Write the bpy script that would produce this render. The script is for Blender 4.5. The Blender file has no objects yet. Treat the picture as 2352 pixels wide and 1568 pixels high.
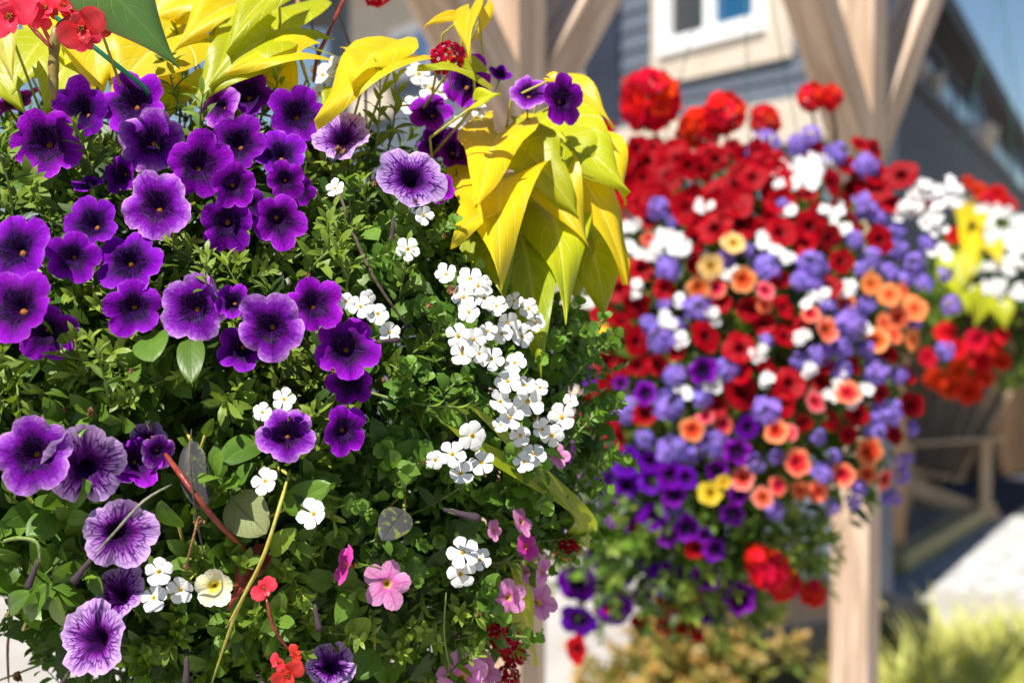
import bpy, math, random
import numpy as np
from mathutils import Vector, Matrix

R = random.Random(7)
sc = bpy.context.scene
COL = sc.collection

# ------------------------------------------------------------------ camera
W_, H_ = 2352.0, 1568.0
LENS = 50.0
F = LENS / 36.0 * W_
PITCH = math.radians(-2.5)
CAM = Vector((0, 0, 1.6))
cd = bpy.data.cameras.new('camera')
cam = bpy.data.objects.new('camera', cd)
COL.objects.link(cam)
cam.location = CAM
cam.rotation_euler = (math.pi / 2 + PITCH, 0, 0)
cd.lens = LENS
cd.sensor_width = 36
cd.clip_start = 0.02
cd.clip_end = 500
cd.dof.use_dof = True
cd.dof.focus_distance = 0.775
cd.dof.aperture_fstop = 7.0
sc.camera = cam

# ------------------------------------------------------------------ world, sun, exposure
SUN = Vector((-0.27, -0.50, 0.82)).normalized()      # towards the sun
w = bpy.data.worlds.new('World')
sc.world = w
w.use_nodes = True
nt = w.node_tree
sky = nt.nodes.new('ShaderNodeTexSky')
sky.sky_type = 'NISHITA'
sky.sun_disc = False
sky.sun_elevation = math.asin(SUN.z)
sky.sun_rotation = math.atan2(SUN.x, SUN.y)
sky.air_density = 1.0
sky.dust_density = 0.0
sky.ozone_density = 4.5
bg = nt.nodes['Background']
bg.inputs[1].default_value = 0.05
nt.links.new(sky.outputs[0], bg.inputs[0])
ld = bpy.data.lights.new('sun', 'SUN')
ld.energy = 5.0
ld.angle = math.radians(0.53)
ld.color = (1.0, 0.95, 0.87)
sun = bpy.data.objects.new('sun', ld)
COL.objects.link(sun)
sun.rotation_euler = (-SUN).to_track_quat('-Z', 'Y').to_euler()
sc.view_settings.view_transform = 'Standard'
sc.view_settings.look = 'None'
sc.view_settings.exposure = 0.8
sc.view_settings.gamma = 1
sc.view_settings.use_curve_mapping = False
sc.cycles.use_denoising = True
sc.cycles.max_bounces = 8
sc.cycles.transparent_max_bounces = 8
sc.cycles.sample_clamp_indirect = 6.0

# ------------------------------------------------------------------ helpers
FWD = Vector((0, math.cos(PITCH), math.sin(PITCH)))
UPV = Vector((0, -math.sin(PITCH), math.cos(PITCH)))
RGT = Vector((1, 0, 0))


def ray(u, v):
    return FWD + RGT * ((u - W_ / 2) / F) + UPV * ((H_ / 2 - v) / F)


def P(u, v, d):
    return CAM + ray(u, v) * d


def proj(p):
    q = p - CAM
    d = q.dot(FWD)
    return W_ / 2 + F * q.dot(RGT) / d, H_ / 2 - F * q.dot(UPV) / d, d


def ground_at(u, v, z=0.0):
    r = ray(u, v)
    return CAM + r * ((z - CAM.z) / r.z)


def hit(u, v, o, n):
    r = ray(u, v)
    return CAM + r * ((o - CAM).dot(n) / r.dot(n))


class MB:
    def __init__(s):
        s.v = []; s.f = []; s.m = []; s.a = []; s.n = 0

    def add(s, vs, fs, mat=0, attr=None):
        vs = np.asarray(vs, float).reshape(-1, 3)
        b = s.n
        s.v.append(vs)
        s.a.append(np.zeros((len(vs), 3)) if attr is None else np.asarray(attr, float))
        for f in fs:
            s.f.append(tuple(i + b for i in f)); s.m.append(mat)
        s.n += len(vs)
        return s

    def box(s, c, ex, ax=None, mat=0):
        ax = ax or (Vector((1, 0, 0)), Vector((0, 1, 0)), Vector((0, 0, 1)))
        c = Vector(c)
        vs = [c + ax[0] * (i * ex[0] / 2) + ax[1] * (j * ex[1] / 2) + ax[2] * (k * ex[2] / 2)
              for i in (-1, 1) for j in (-1, 1) for k in (-1, 1)]
        return s.add(vs, [(0, 1, 3, 2), (4, 6, 7, 5), (0, 4, 5, 1), (2, 3, 7, 6), (0, 2, 6, 4), (1, 5, 7, 3)], mat)

    def tube(s, pts, rad, n=6, mat=0):
        pts = [Vector(p) for p in pts]
        if not isinstance(rad, (list, tuple)):
            rad = [rad] * len(pts)
        vs = []; at = []
        side = None
        for i, p in enumerate(pts):
            t = (pts[min(i + 1, len(pts) - 1)] - pts[max(i - 1, 0)]).normalized()
            if side is None:
                side = t.orthogonal().normalized()
            side = (side - t * side.dot(t)).normalized()
            b = t.cross(side)
            for k in range(n):
                a = 2 * math.pi * k / n
                vs.append(p + (side * math.cos(a) + b * math.sin(a)) * rad[i])
                at.append((i / (len(pts) - 1), k / n, 0))
        fs = []
        for i in range(len(pts) - 1):
            for k in range(n):
                k2 = (k + 1) % n
                fs.append((i * n + k, i * n + k2, i * n + n + k2, i * n + n + k))
        fs.append(tuple(range(n - 1, -1, -1)))
        fs.append(tuple(range((len(pts) - 1) * n, len(pts) * n)))
        return s.add(vs, fs, mat, at)

    def mesh(s, name, mats, smooth=True):
        me = bpy.data.meshes.new(name)
        V = np.concatenate(s.v) if s.v else np.zeros((0, 3))
        me.from_pydata(V.tolist(), [], s.f)
        for m in (mats if isinstance(mats, (list, tuple)) else [mats]):
            me.materials.append(m)
        me.polygons.foreach_set('material_index', s.m)
        if smooth:
            me.polygons.foreach_set('use_smooth', [True] * len(s.f))
        at = me.attributes.new('pc', 'FLOAT_VECTOR', 'POINT')
        at.data.foreach_set('vector', np.concatenate(s.a).astype(np.float32).ravel())
        me.update()
        return me


def tag(o, label=None, cat=None, group=None, kind=None):
    if label: o['label'] = label
    if cat: o['category'] = cat
    if group: o['group'] = group
    if kind: o['kind'] = kind
    return o


def thing(name, loc, label, cat, group=None):
    o = bpy.data.objects.new(name, None)
    COL.objects.link(o)
    o.location = loc
    o.empty_display_size = 0.02
    return tag(o, label, cat, group)


LM = {}


def wm(o):
    m = LM.get(o.name) or Matrix.Translation(o.location)
    return wm(o.parent) @ m if o.parent else m


def put(me, name, parent=None, loc=(0, 0, 0), rot=None, scale=1.0, color=None, local=False, kind=None):
    o = bpy.data.objects.new(name, me)
    COL.objects.link(o)
    loc = Vector(loc)
    if parent is not None:
        o.parent = parent
        if not local:
            loc = loc - parent.location
    sc3 = Vector((scale,) * 3) if not hasattr(scale, '__len__') else Vector(scale)
    m = (rot or Matrix.Identity(3)).to_4x4()
    LM[o.name] = Matrix.Translation(loc) @ m @ Matrix.Diagonal(sc3).to_4x4()
    o.matrix_local = LM[o.name]
    if color: o.color = (*color, 1)
    if kind: o['kind'] = kind
    return o


def basis(n, roll=0.0, up=None):
    n = Vector(n).normalized()
    up = Vector(up) if up is not None else Vector((0, 0, 1))
    if abs(n.dot(up.normalized())) > 0.97:
        up = Vector((0, 1, 0.1))
    x = up.cross(n).normalized()
    y = n.cross(x)
    c, s = math.cos(roll), math.sin(roll)
    x2 = x * c + y * s
    y2 = y * c - x * s
    return Matrix((x2, y2, n)).transposed()


# ------------------------------------------------------------------ materials
def newmat(name):
    m = bpy.data.materials.new(name)
    m.use_nodes = True
    t = m.node_tree
    for n in list(t.nodes):
        t.nodes.remove(n)
    return m, t


def N(t, typ, **kw):
    n = t.nodes.new(typ)
    for k, v in kw.items():
        if k.startswith('i_'):
            key = k[2:]
            n.inputs[int(key) if key.isdigit() else key].default_value = v
        else:
            setattr(n, k, v)
    return n


def c4(c):
    return (c[0], c[1], c[2], 1)


def mixrgb(t, fac, a, b, typ='MIX'):
    n = N(t, 'ShaderNodeMix', data_type='RGBA', blend_type=typ)
    for sock, val in ((n.inputs[0], fac), (n.inputs[6], a), (n.inputs[7], b)):
        if hasattr(val, 'is_linked') or hasattr(val, 'links'):
            t.links.new(val, sock)
        else:
            sock.default_value = val if not isinstance(val, tuple) or len(val) == 4 else c4(val)
    return n.outputs[2]


def mth(t, op, a, b=0.0, clamp=False):  # the olive one is lime with shade put into the leaf colour
    n = N(t, 'ShaderNodeMath', operation=op, use_clamp=clamp)
    for i, val in enumerate((a, b)):
        if hasattr(val, 'links'):
            t.links.new(val, n.inputs[i])
        else:
            n.inputs[i].default_value = val
    return n.outputs[0]


def smooth(t, x, lo, hi, a=0.0, b=1.0):
    n = N(t, 'ShaderNodeMapRange', interpolation_type='SMOOTHSTEP')
    t.links.new(x, n.inputs[0])
    for i, val in enumerate((lo, hi, a, b)):
        n.inputs[i + 1].default_value = val
    return n.outputs[0]


def thin_surface(t, colour, rough, trans, spec=0.4, bump=None, tcol=None):
    """thin leaf or petal: reflects on the lit side and passes light through"""
    out = N(t, 'ShaderNodeOutputMaterial')
    p = N(t, 'ShaderNodeBsdfPrincipled')
    p.inputs['Roughness'].default_value = rough
    p.inputs['Specular IOR Level'].default_value = spec
    t.links.new(colour, p.inputs['Base Color'])
    tr = N(t, 'ShaderNodeBsdfTranslucent')
    t.links.new(tcol if tcol is not None else colour, tr.inputs[0])
    if bump is not None:
        t.links.new(bump, p.inputs['Normal']); t.links.new(bump, tr.inputs['Normal'])
    mx = N(t, 'ShaderNodeMixShader', i_0=trans)
    t.links.new(p.outputs[0], mx.inputs[1]); t.links.new(tr.outputs[0], mx.inputs[2])
    t.links.new(mx.outputs[0], out.inputs[0])


def pc_attr(t):
    a = N(t, 'ShaderNodeAttribute', attribute_name='pc')
    s = N(t, 'ShaderNodeSeparateXYZ')
    t.links.new(a.outputs['Vector'], s.inputs[0])
    return a, s


def petal_mat(name, stops, vein=None, vein_amt=0.0, vlo=0.0, vhi=0.09, K=5.0, M=4.0, rough=0.5, trans=0.3,
              var=0.16, hue=0.012, seam=0.0, wob=0.10, bump=0.18, spec=0.06, streak=0.14):
    m, t = newmat(name)
    a, s = pc_attr(t)
    rho = s.outputs[2]
    # pc = (cos, sin, rho)
    vm = N(t, 'ShaderNodeCombineXYZ')
    for i, k in ((0, K), (1, K), (2, M)):
        t.links.new(mth(t, 'MULTIPLY', s.outputs[i], k), vm.inputs[i])
    oi = N(t, 'ShaderNodeObjectInfo')
    va = N(t, 'ShaderNodeVectorMath', operation='ADD')
    t.links.new(vm.outputs[0], va.inputs[0])
    cmb = N(t, 'ShaderNodeCombineXYZ')
    t.links.new(mth(t, 'MULTIPLY', oi.outputs['Random'], 37.0), cmb.inputs[2])
    t.links.new(cmb.outputs[0], va.inputs[1])
    nz = N(t, 'ShaderNodeTexNoise', i_Scale=1.3, i_Detail=3.0)
    t.links.new(va.outputs[0], nz.inputs['Vector'])
    sm_ = N(t, 'ShaderNodeAttribute', attribute_name='seam')
    rho_s = mth(t, 'SUBTRACT', rho, mth(t, 'MULTIPLY', mth(t, 'POWER', sm_.outputs['Fac'], 3.0), 0.12 if seam else 0.0))
    r2 = mth(t, 'ADD', rho_s, mth(t, 'MULTIPLY', mth(t, 'SUBTRACT', nz.outputs[0], 0.5), wob * 2))
    if streak:
        st = N(t, 'ShaderNodeTexNoise', i_Scale=1.0, i_Detail=2.0)
        vs_ = N(t, 'ShaderNodeVectorMath', operation='MULTIPLY')
        vs_.inputs[1].default_value = (3.2, 3.2, .35)
        t.links.new(va.outputs[0], vs_.inputs[0]); t.links.new(vs_.outputs[0], st.inputs['Vector'])
        r2 = mth(t, 'ADD', r2, mth(t, 'MULTIPLY', mth(t, 'SUBTRACT', st.outputs[0], 0.5), streak))
    cr = N(t, 'ShaderNodeValToRGB')
    el = cr.color_ramp.elements
    while len(el) < len(stops):
        el.new(0.5)
    for e, (p_, c_) in zip(el, stops):
        e.position = p_; e.color = c4(c_)
    t.links.new(r2, cr.inputs[0])
    col = cr.outputs[0]
    vo = N(t, 'ShaderNodeTexVoronoi', feature='DISTANCE_TO_EDGE', i_Scale=1.0)
    t.links.new(va.outputs[0], vo.inputs['Vector'])
    if vein is not None and vein_amt:
        vf = smooth(t, vo.outputs['Distance'], vlo, vhi, 1.0, 0.0)
        fade = smooth(t, rho, 0.62, 1.02, 1.0, 0.12)
        col = mixrgb(t, mth(t, 'MULTIPLY', mth(t, 'MULTIPLY', vf, fade), vein_amt), col, vein)
    if seam and vein is not None:
        an = N(t, 'ShaderNodeAttribute', attribute_name='seam')
        sf = smooth(t, an.outputs['Fac'], 0.90, 0.985, 0.0, seam)
        sf = mth(t, 'MULTIPLY', sf, smooth(t, rho, 0.75, 1.0, 1.0, 0.2))
        col = mixrgb(t, sf, col, vein)
    hs = N(t, 'ShaderNodeHueSaturation')
    t.links.new(mth(t, 'ADD', 0.5 - hue, mth(t, 'MULTIPLY', oi.outputs['Random'], hue * 2)), hs.inputs['Hue'])
    rv = mth(t, 'FRACT', mth(t, 'MULTIPLY', oi.outputs['Random'], 17.3))
    t.links.new(mth(t, 'ADD', 1 - var, mth(t, 'MULTIPLY', rv, var * 2)), hs.inputs['Value'])
    t.links.new(col, hs.inputs['Color'])
    bp = None
    if bump:
        b = N(t, 'ShaderNodeBump', i_Strength=bump, i_Distance=0.0012)
        t.links.new(smooth(t, vo.outputs['Distance'], 0.0, 0.3), b.inputs['Height'])
        bp = b.outputs[0]
    thin_surface(t, hs.outputs[0], rough, trans, spec, bp)
    return m


def leaf_mat(name, c1, c2, rough=0.42, trans=0.35, veins=0.25, vcol=(0.25, 0.36, 0.12), rim=None, use_obj=False,
             spec=0.4, var=0.22, nv=7.0, yellow=0.0, spots=None):
    m, t = newmat(name)
    a, s = pc_attr(t)
    oi = N(t, 'ShaderNodeObjectInfo')
    gm = N(t, 'ShaderNodeNewGeometry')
    tc = N(t, 'ShaderNodeTexCoord')
    nz = N(t, 'ShaderNodeTexNoise', i_Scale=60.0, i_Detail=4.0)
    t.links.new(gm.outputs['Position'], nz.inputs['Vector'])
    tone = mth(t, 'FRACT', mth(t, 'ADD', s.outputs[2], mth(t, 'MULTIPLY', oi.outputs['Random'], 7.7)))
    if use_obj:
        col = oi.outputs['Color']
        col = mixrgb(t, mth(t, 'MULTIPLY', smooth(t, nz.outputs[0], 0.35, 0.7), 0.35), col, c2)
    else:
        col = mixrgb(t, s.outputs[2], c1, c2)
        col = mixrgb(t, smooth(t, nz.outputs[0], 0.4, 0.75, 0, 0.45), col, c2)
    # s.outputs: 0 = along, 1 = across (-1..1), 2 = tone, rising towards shoot tips
    ab = mth(t, 'ABSOLUTE', s.outputs[1])
    mid = smooth(t, ab, 0.015, 0.1, 1.0, 0.0)
    sv = mth(t, 'SINE', mth(t, 'MULTIPLY', mth(t, 'SUBTRACT', s.outputs[0], mth(t, 'MULTIPLY', ab, 0.42)), nv * 6.283))
    side = smooth(t, sv, 0.9, 1.0, 0, 0.7)
    vf = mth(t, 'MULTIPLY', mth(t, 'MAXIMUM', mid, side), veins)
    if use_obj:
        vc = mixrgb(t, 0.45, col, vcol)
        col = mixrgb(t, vf, col, vc)
    else:
        col = mixrgb(t, vf, col, vcol)
    if spots is not None:
        n2 = N(t, 'ShaderNodeTexNoise', i_Scale=220.0, i_Detail=2.0)
        t.links.new(gm.outputs['Position'], n2.inputs['Vector'])
        col = mixrgb(t, smooth(t, n2.outputs[0], 0.52, 0.68, 0, 0.75), col, spots)
    if rim is not None:
        col = mixrgb(t, smooth(t, ab, 0.9, 1.0, 0, 0.85), col, rim)
    hs = N(t, 'ShaderNodeHueSaturation')
    rv = mth(t, 'FRACT', mth(t, 'MULTIPLY', tone, 13.1))
    t.links.new(mth(t, 'ADD', 1 - var, mth(t, 'MULTIPLY', rv, var * 2)), hs.inputs['Value'])
    t.links.new(col, hs.inputs['Color'])
    b = N(t, 'ShaderNodeBump', i_Strength=0.35, i_Distance=0.0015)
    hgt = mth(t, 'SUBTRACT', nz.outputs[0], mth(t, 'MULTIPLY', vf, 1.2))
    t.links.new(hgt, b.inputs['Height'])
    # light that comes through a leaf is yellower than what it reflects
    tcol = mixrgb(t, 1.0, hs.outputs[0], (1.3, 1.3, 0.5, 1), 'MULTIPLY')
    thin_surface(t, hs.outputs[0], rough, trans, spec, b.outputs[0], tcol)
    return m


def solid(name, c1, c2=None, scale=20.0, rough=0.6, spec=0.4, stretch=(1, 1, 1), detail=5.0, bump=0.2, dist=0.01,
          metal=0.0, lo=0.35, hi=0.65, obj_var=0.0, world=False):
    m, t = newmat(name)
    out = N(t, 'ShaderNodeOutputMaterial')
    p = N(t, 'ShaderNodeBsdfPrincipled')
    p.inputs['Roughness'].default_value = rough
    p.inputs['Specular IOR Level'].default_value = spec
    p.inputs['Metallic'].default_value = metal
    mp = N(t, 'ShaderNodeMapping', i_Scale=stretch)
    if world:
        tc = N(t, 'ShaderNodeNewGeometry')
        t.links.new(tc.outputs['Position'], mp.inputs[0])
    else:
        tc = N(t, 'ShaderNodeTexCoord')
        t.links.new(tc.outputs['Object'], mp.inputs[0])
    nz = N(t, 'ShaderNodeTexNoise', i_Scale=scale, i_Detail=detail)
    t.links.new(mp.outputs[0], nz.inputs['Vector'])
    col = mixrgb(t, smooth(t, nz.outputs[0], lo, hi), c1, c2 or c1)
    if obj_var:
        oi = N(t, 'ShaderNodeObjectInfo')
        hs = N(t, 'ShaderNodeHueSaturation')
        t.links.new(mth(t, 'ADD', 1 - obj_var, mth(t, 'MULTIPLY', oi.outputs['Random'], obj_var * 2)), hs.inputs['Value'])
        t.links.new(col, hs.inputs['Color'])
        col = hs.outputs[0]
    t.links.new(col, p.inputs['Base Color'])
    if bump:
        b = N(t, 'ShaderNodeBump', i_Strength=bump, i_Distance=dist)
        t.links.new(nz.outputs[0], b.inputs['Height'])
        t.links.new(b.outputs[0], p.inputs['Normal'])
    t.links.new(p.outputs[0], out.inputs[0])
    return m


BLK = (0.006, 0.003, 0.010)
M = {}
M['violet'] = petal_mat('petal_violet', [(0, BLK), (0.42, (0.005, 0.002, 0.010)), (0.57, (0.11, 0.001, 0.20)), (0.76, (0.22, 0.002, 0.42)), (0.92, (0.27, 0.012, 0.48)), (1.0, (0.38, 0.08, 0.58))],
                        vein=(0.07, 0.004, 0.17), vein_amt=0.55, vhi=0.14, K=5.5, M=6.5, seam=0.8, rough=0.6)
M['violet_pale'] = petal_mat('petal_violet_pale', [(0, BLK), (0.38, (0.006, 0.002, 0.012)), (0.52, (0.14, 0.002, 0.25)), (0.70, (0.25, 0.02, 0.46)), (0.90, (0.45, 0.15, 0.63)), (1.0, (0.62, 0.33, 0.74))],
                             vein=(0.10, 0.006, 0.21), vein_amt=0.6, vhi=0.13, K=5.5, M=6.5, seam=0.7, wob=0.16)
M['veined'] = petal_mat('petal_veined', [(0, (0.004, 0.002, 0.006)), (0.28, (0.008, 0.002, 0.014)), (0.42, (0.19, 0.015, 0.30)), (0.66, (0.42, 0.20, 0.60)), (1.0, (0.58, 0.40, 0.70))],
                        vein=(0.045, 0.004, 0.10), vein_amt=1.0, vlo=.02, vhi=0.16, K=7.5, M=3.0, seam=0.9, wob=0.08, streak=.45)
M['pink'] = petal_mat('petal_pink', [(0, (0.55, 0.30, 0.02)), (0.13, (0.6, 0.42, 0.05)), (0.22, (0.62, 0.12, 0.42)), (0.5, (0.72, 0.26, 0.55)), (1.0, (0.76, 0.34, 0.60))],
                      vein=(0.45, 0.05, 0.32), vein_amt=0.3, seam=0.6, wob=0.05)
M['magenta'] = petal_mat('petal_magenta', [(0, (0.6, 0.32, 0.02)), (0.14, (0.5, 0.1, 0.1)), (0.3, (0.60, 0.02, 0.36)), (1.0, (0.70, 0.10, 0.46))],
                         vein=(0.4, 0.02, 0.25), vein_amt=0.3, seam=0.4, wob=0.05)
M['cream'] = petal_mat('petal_cream', [(0, (0.6, 0.42, 0.02)), (0.22, (0.72, 0.58, 0.05)), (0.45, (0.80, 0.76, 0.48)), (1.0, (0.82, 0.79, 0.62))],
                       vein=(0.75, 0.62, 0.2), vein_amt=0.3, seam=0.4, wob=0.08, var=0.05)
M['red'] = petal_mat('petal_red', [(0, (0.02, 0.0, 0.0)), (0.2, (0.10, 0.0, 0.004)), (0.42, (0.31, 0.001, 0.005)), (1.0, (0.40, 0.001, 0.010))],
                     vein=(0.2, 0.0, 0.006), vein_amt=0.4, seam=0.4, var=0.2, spec=.1, hue=.0)
M['red_bright'] = petal_mat('petal_red_bright', [(0, (0.1, 0.0, 0.0)), (0.25, (0.40, 0.002, 0.006)), (1.0, (0.68, 0.012, 0.02))], wob=.05, var=.2)
M['coral'] = petal_mat('petal_coral', [(0, (0.08, 0.02, 0.0)), (0.16, (0.25, 0.02, 0.01)), (0.26, (0.60, 0.01, 0.012)), (0.52, (0.66, 0.04, 0.02)), (0.66, (0.78, 0.20, 0.08)), (1.0, (0.80, 0.30, 0.16))],
                       vein=(0.5, 0.03, 0.02), vein_amt=0.35, seam=0.3, wob=0.1, hue=0.02)
M['coral_pink'] = petal_mat('petal_coral_pink', [(0, (0.05, 0.0, 0.0)), (0.2, (0.2, 0.01, 0.01)), (0.36, (0.60, 0.015, 0.03)), (0.6, (0.72, 0.07, 0.09)), (1.0, (0.78, 0.26, 0.24))],
                            vein=(0.5, 0.03, 0.03), vein_amt=0.35, seam=0.3, wob=0.1, hue=0.02)
M['orange'] = petal_mat('petal_orange', [(0, (0.3, 0.02, 0.0)), (0.2, (0.66, 0.06, 0.02)), (0.45, (0.78, 0.19, 0.06)), (1.0, (0.80, 0.25, 0.10))],
                        vein=(0.6, 0.06, 0.02), vein_amt=0.3, seam=0.3, wob=0.05)
M['peach'] = petal_mat('petal_peach', [(0, (0.3, 0.05, 0.0)), (0.18, (0.5, 0.14, 0.01)), (0.3, (0.80, 0.48, 0.10)), (1.0, (0.82, 0.55, 0.26))], wob=0.04)
M['yellow'] = petal_mat('petal_yellow', [(0, (0.2, 0.05, 0.0)), (0.2, (0.4, 0.12, 0.01)), (0.32, (0.78, 0.50, 0.02)), (1.0, (0.80, 0.60, 0.06))], wob=0.05)
M['deep'] = petal_mat('petal_deep', [(0, BLK), (0.34, (0.010, 0.002, 0.016)), (0.5, (0.09, 0.001, 0.24)), (1.0, (0.13, 0.003, 0.38))],
                      vein=(0.05, 0.004, 0.12), vein_amt=0.4, seam=0.5)
M['white'] = petal_mat('petal_white', [(0, (0.70, 0.42, 0.02)), (0.06, (0.74, 0.60, 0.25)), (0.15, (0.78, 0.78, 0.76)), (1.0, (0.82, 0.82, 0.84))],
                       wob=0.03, var=0.03, hue=0.0, rough=0.6, bump=0.12, trans=0.25)
M['lilac'] = petal_mat('petal_lilac', [(0, (0.6, 0.55, 0.6)), (0.14, (0.22, 0.11, 0.55)), (0.5, (0.26, 0.16, 0.66)), (1.0, (0.32, 0.23, 0.74))],
                       wob=0.06, var=0.22, hue=0.015, bump=0.1)
M['scarlet'] = petal_mat('petal_scarlet', [(0, (0.45, 0.01, 0.01)), (0.3, (0.70, 0.006, 0.010)), (1.0, (0.80, 0.012, 0.014))], vein=(0.5, 0.0, 0.01), vein_amt=0.3,
                         wob=0.06, var=0.15, bump=0.2, trans=0.35)
M['verbena_red'] = petal_mat('petal_verbena_red', [(0, (0.7, 0.55, 0.55)), (0.15, (0.16, 0.0, 0.008)), (0.5, (0.30, 0.002, 0.012)), (1.0, (0.52, 0.004, 0.02))], wob=0.05, var=0.25, bump=0.15)
M['begonia'] = petal_mat('petal_begonia', [(0, (0.6, 0.05, 0.04)), (0.5, (0.80, 0.03, 0.05)), (1.0, (0.85, 0.08, 0.11))], vein=(0.6, 0.01, 0.02), vein_amt=0.3, wob=0.05, rough=0.3, trans=0.45, bump=0.3, spec=.3)
M['stamen'] = solid('stamen_yellow', (0.46, 0.16, 0.004), (0.07, 0.02, 0.003), scale=9, stretch=(6, 6, 1), rough=0.6, bump=0.3, dist=0.1)
M['stamen_white'] = solid('stamen_gold', (0.62, 0.36, 0.01), (0.30, 0.10, 0.01), scale=9, rough=0.6, bump=0)
M['leaf'] = leaf_mat('leaf_green', (0.055, 0.125, 0.010), (0.27, 0.37, 0.045), veins=0.3, vcol=(0.16, 0.26, 0.07))
M['leaf_bright'] = leaf_mat('leaf_bright', (0.12, 0.22, 0.02), (0.20, 0.31, 0.035), veins=0.3, vcol=(0.28, 0.38, 0.10))
M['leaf_oval'] = leaf_mat('leaf_oval', (0.038, 0.105, 0.009), (0.15, 0.27, 0.03), veins=0.4, vcol=(0.13, 0.22, 0.06), nv=5)
M['leaf_bacopa'] = leaf_mat('leaf_bacopa', (0.042, 0.12, 0.012), (0.16, 0.30, 0.035), veins=0.3, vcol=(0.15, 0.28, 0.08), nv=4)
M['leaf_inner_shade'] = leaf_mat('leaf_inner_shade', (0.024, 0.062, 0.006), (0.06, 0.12, 0.014), veins=0.2, vcol=(0.10, 0.17, 0.05))  # darker inner leaves: shade of the gaps put into the colour
M['leaf_lime'] = leaf_mat('leaf_lime', (0.4, 0.4, 0.02), (0.56, 0.54, 0.01), use_obj=True, veins=0.75, vcol=(0.78, 0.74, 0.22), rough=0.4, trans=0.42, nv=6, var=0.10, spec=0.45)
M['leaf_begonia'] = leaf_mat('leaf_begonia', (0.05, 0.14, 0.02), (0.09, 0.17, 0.02), rim=(0.22, 0.02, 0.015), rough=0.33, spec=0.9, trans=0.2, veins=0.5, vcol=(0.12, 0.2, 0.05), var=0.05)
M['leaf_dusky'] = leaf_mat('leaf_dusky', (0.045, 0.045, 0.05), (0.085, 0.085, 0.08), spec=.15, veins=0.5, vcol=(0.03, 0.03, 0.04), trans=0.15, spots=(0.16, 0.2, 0.03))
M['leaf_sage'] = leaf_mat('leaf_sage', (0.24, 0.28, 0.10), (0.30, 0.33, 0.15), veins=0.6, vcol=(0.12, 0.14, 0.05), trans=0.25)
M['leaf_shrub'] = leaf_mat('leaf_shrub', (0.09, 0.19, 0.03), (0.58, 0.33, 0.10), veins=0.2, vcol=(0.3, 0.3, 0.1))
M['stem'] = solid('stem_green', (0.13, 0.20, 0.04), (0.20, 0.26, 0.07), scale=300, rough=0.5)
M['stem_red'] = solid('stem_red', (0.17, 0.02, 0.018), (0.26, 0.05, 0.03), scale=120, rough=0.35)
M['stem_olive'] = solid('stem_olive', (0.17, 0.17, 0.04), (0.27, 0.15, 0.05), scale=90, rough=0.4)
M['stem_purple'] = solid('stem_purple', (0.07, 0.05, 0.04), (0.13, 0.10, 0.07), scale=220, rough=0.7, spec=.15)
M['stem_sage'] = solid('stem_sage', (0.16, 0.17, 0.11), (0.26, 0.26, 0.19), scale=300, rough=0.8, spec=.1)
M['stem_yellow'] = solid('stem_yellow', (0.42, 0.34, 0.05), (0.36, 0.36, 0.07), scale=200, rough=0.5)
M['dry'] = solid('dry_brown', (0.30, 0.15, 0.06), (0.16, 0.08, 0.035), scale=500, rough=0.8)
M['bud'] = solid('bud_purple', (0.03, 0.012, 0.04), (0.075, 0.06, 0.05), scale=250, rough=0.8, spec=.1, stretch=(4, 4, 1))
M['wire_green'] = solid('wire_green', (0.004, 0.10, 0.055), rough=0.35, bump=0)
M['wire_dark'] = solid('wire_dark', (0.05, 0.055, 0.06), rough=0.4, bump=0, metal=0.5)
M['coir'] = solid('coir', (0.10, 0.055, 0.025), (0.05, 0.028, 0.014), scale=120, rough=0.95, bump=0.8)
M['soil'] = solid('soil', (0.03, 0.02, 0.013), (0.05, 0.035, 0.02), scale=90, rough=0.95, bump=0.8)
M['cedar'] = solid('cedar', (0.40, 0.275, 0.185), (0.60, 0.455, 0.345), scale=9, stretch=(6, 6, 0.5), rough=0.75, bump=0.25, dist=0.004, obj_var=0.06)
M['cedar_orange'] = solid('cedar_orange', (0.46, 0.24, 0.10), (0.56, 0.33, 0.17), scale=9, stretch=(6, 6, 0.5), rough=0.75, bump=0.25, dist=0.004)
M['sleeper'] = solid('sleeper', (0.42, 0.33, 0.14), (0.52, 0.43, 0.22), scale=8, stretch=(1, 5, 5), rough=0.8)
M['chair'] = solid('chair_wood', (0.38, 0.26, 0.15), (0.48, 0.34, 0.21), scale=8, stretch=(5, 5, 0.7), rough=0.7, obj_var=0.1)
M['fence'] = solid('fence_wood', (0.10, 0.06, 0.03), (0.16, 0.09, 0.045), scale=8, stretch=(5, 5, 0.6), rough=0.85, obj_var=0.3)
M['siding'] = solid('siding_bluegrey', (0.10, 0.118, 0.155), (0.12, 0.138, 0.175), scale=3, stretch=(1, 1, 6), rough=0.6, bump=0.1, obj_var=0.06)
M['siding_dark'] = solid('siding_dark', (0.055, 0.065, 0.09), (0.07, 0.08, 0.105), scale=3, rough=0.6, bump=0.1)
M['deck'] = solid('deck_grey', (0.085, 0.09, 0.11), (0.10, 0.105, 0.125), scale=4, rough=0.7, bump=0.1, obj_var=0.15)
M['trim'] = solid('trim_cream', (0.56, 0.47, 0.37), (0.62, 0.53, 0.43), scale=6, rough=0.6, bump=0.05)
M['vinyl'] = solid('vinyl_white', (0.80, 0.80, 0.80), rough=0.4, bump=0)
M['navy'] = solid('navy_paint', (0.018, 0.024, 0.04), (0.025, 0.03, 0.05), scale=4, rough=0.5, bump=0)
M['soffit'] = solid('soffit_dark', (0.035, 0.032, 0.032), (0.05, 0.045, 0.045), scale=6, rough=0.7, bump=0.05)
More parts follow.
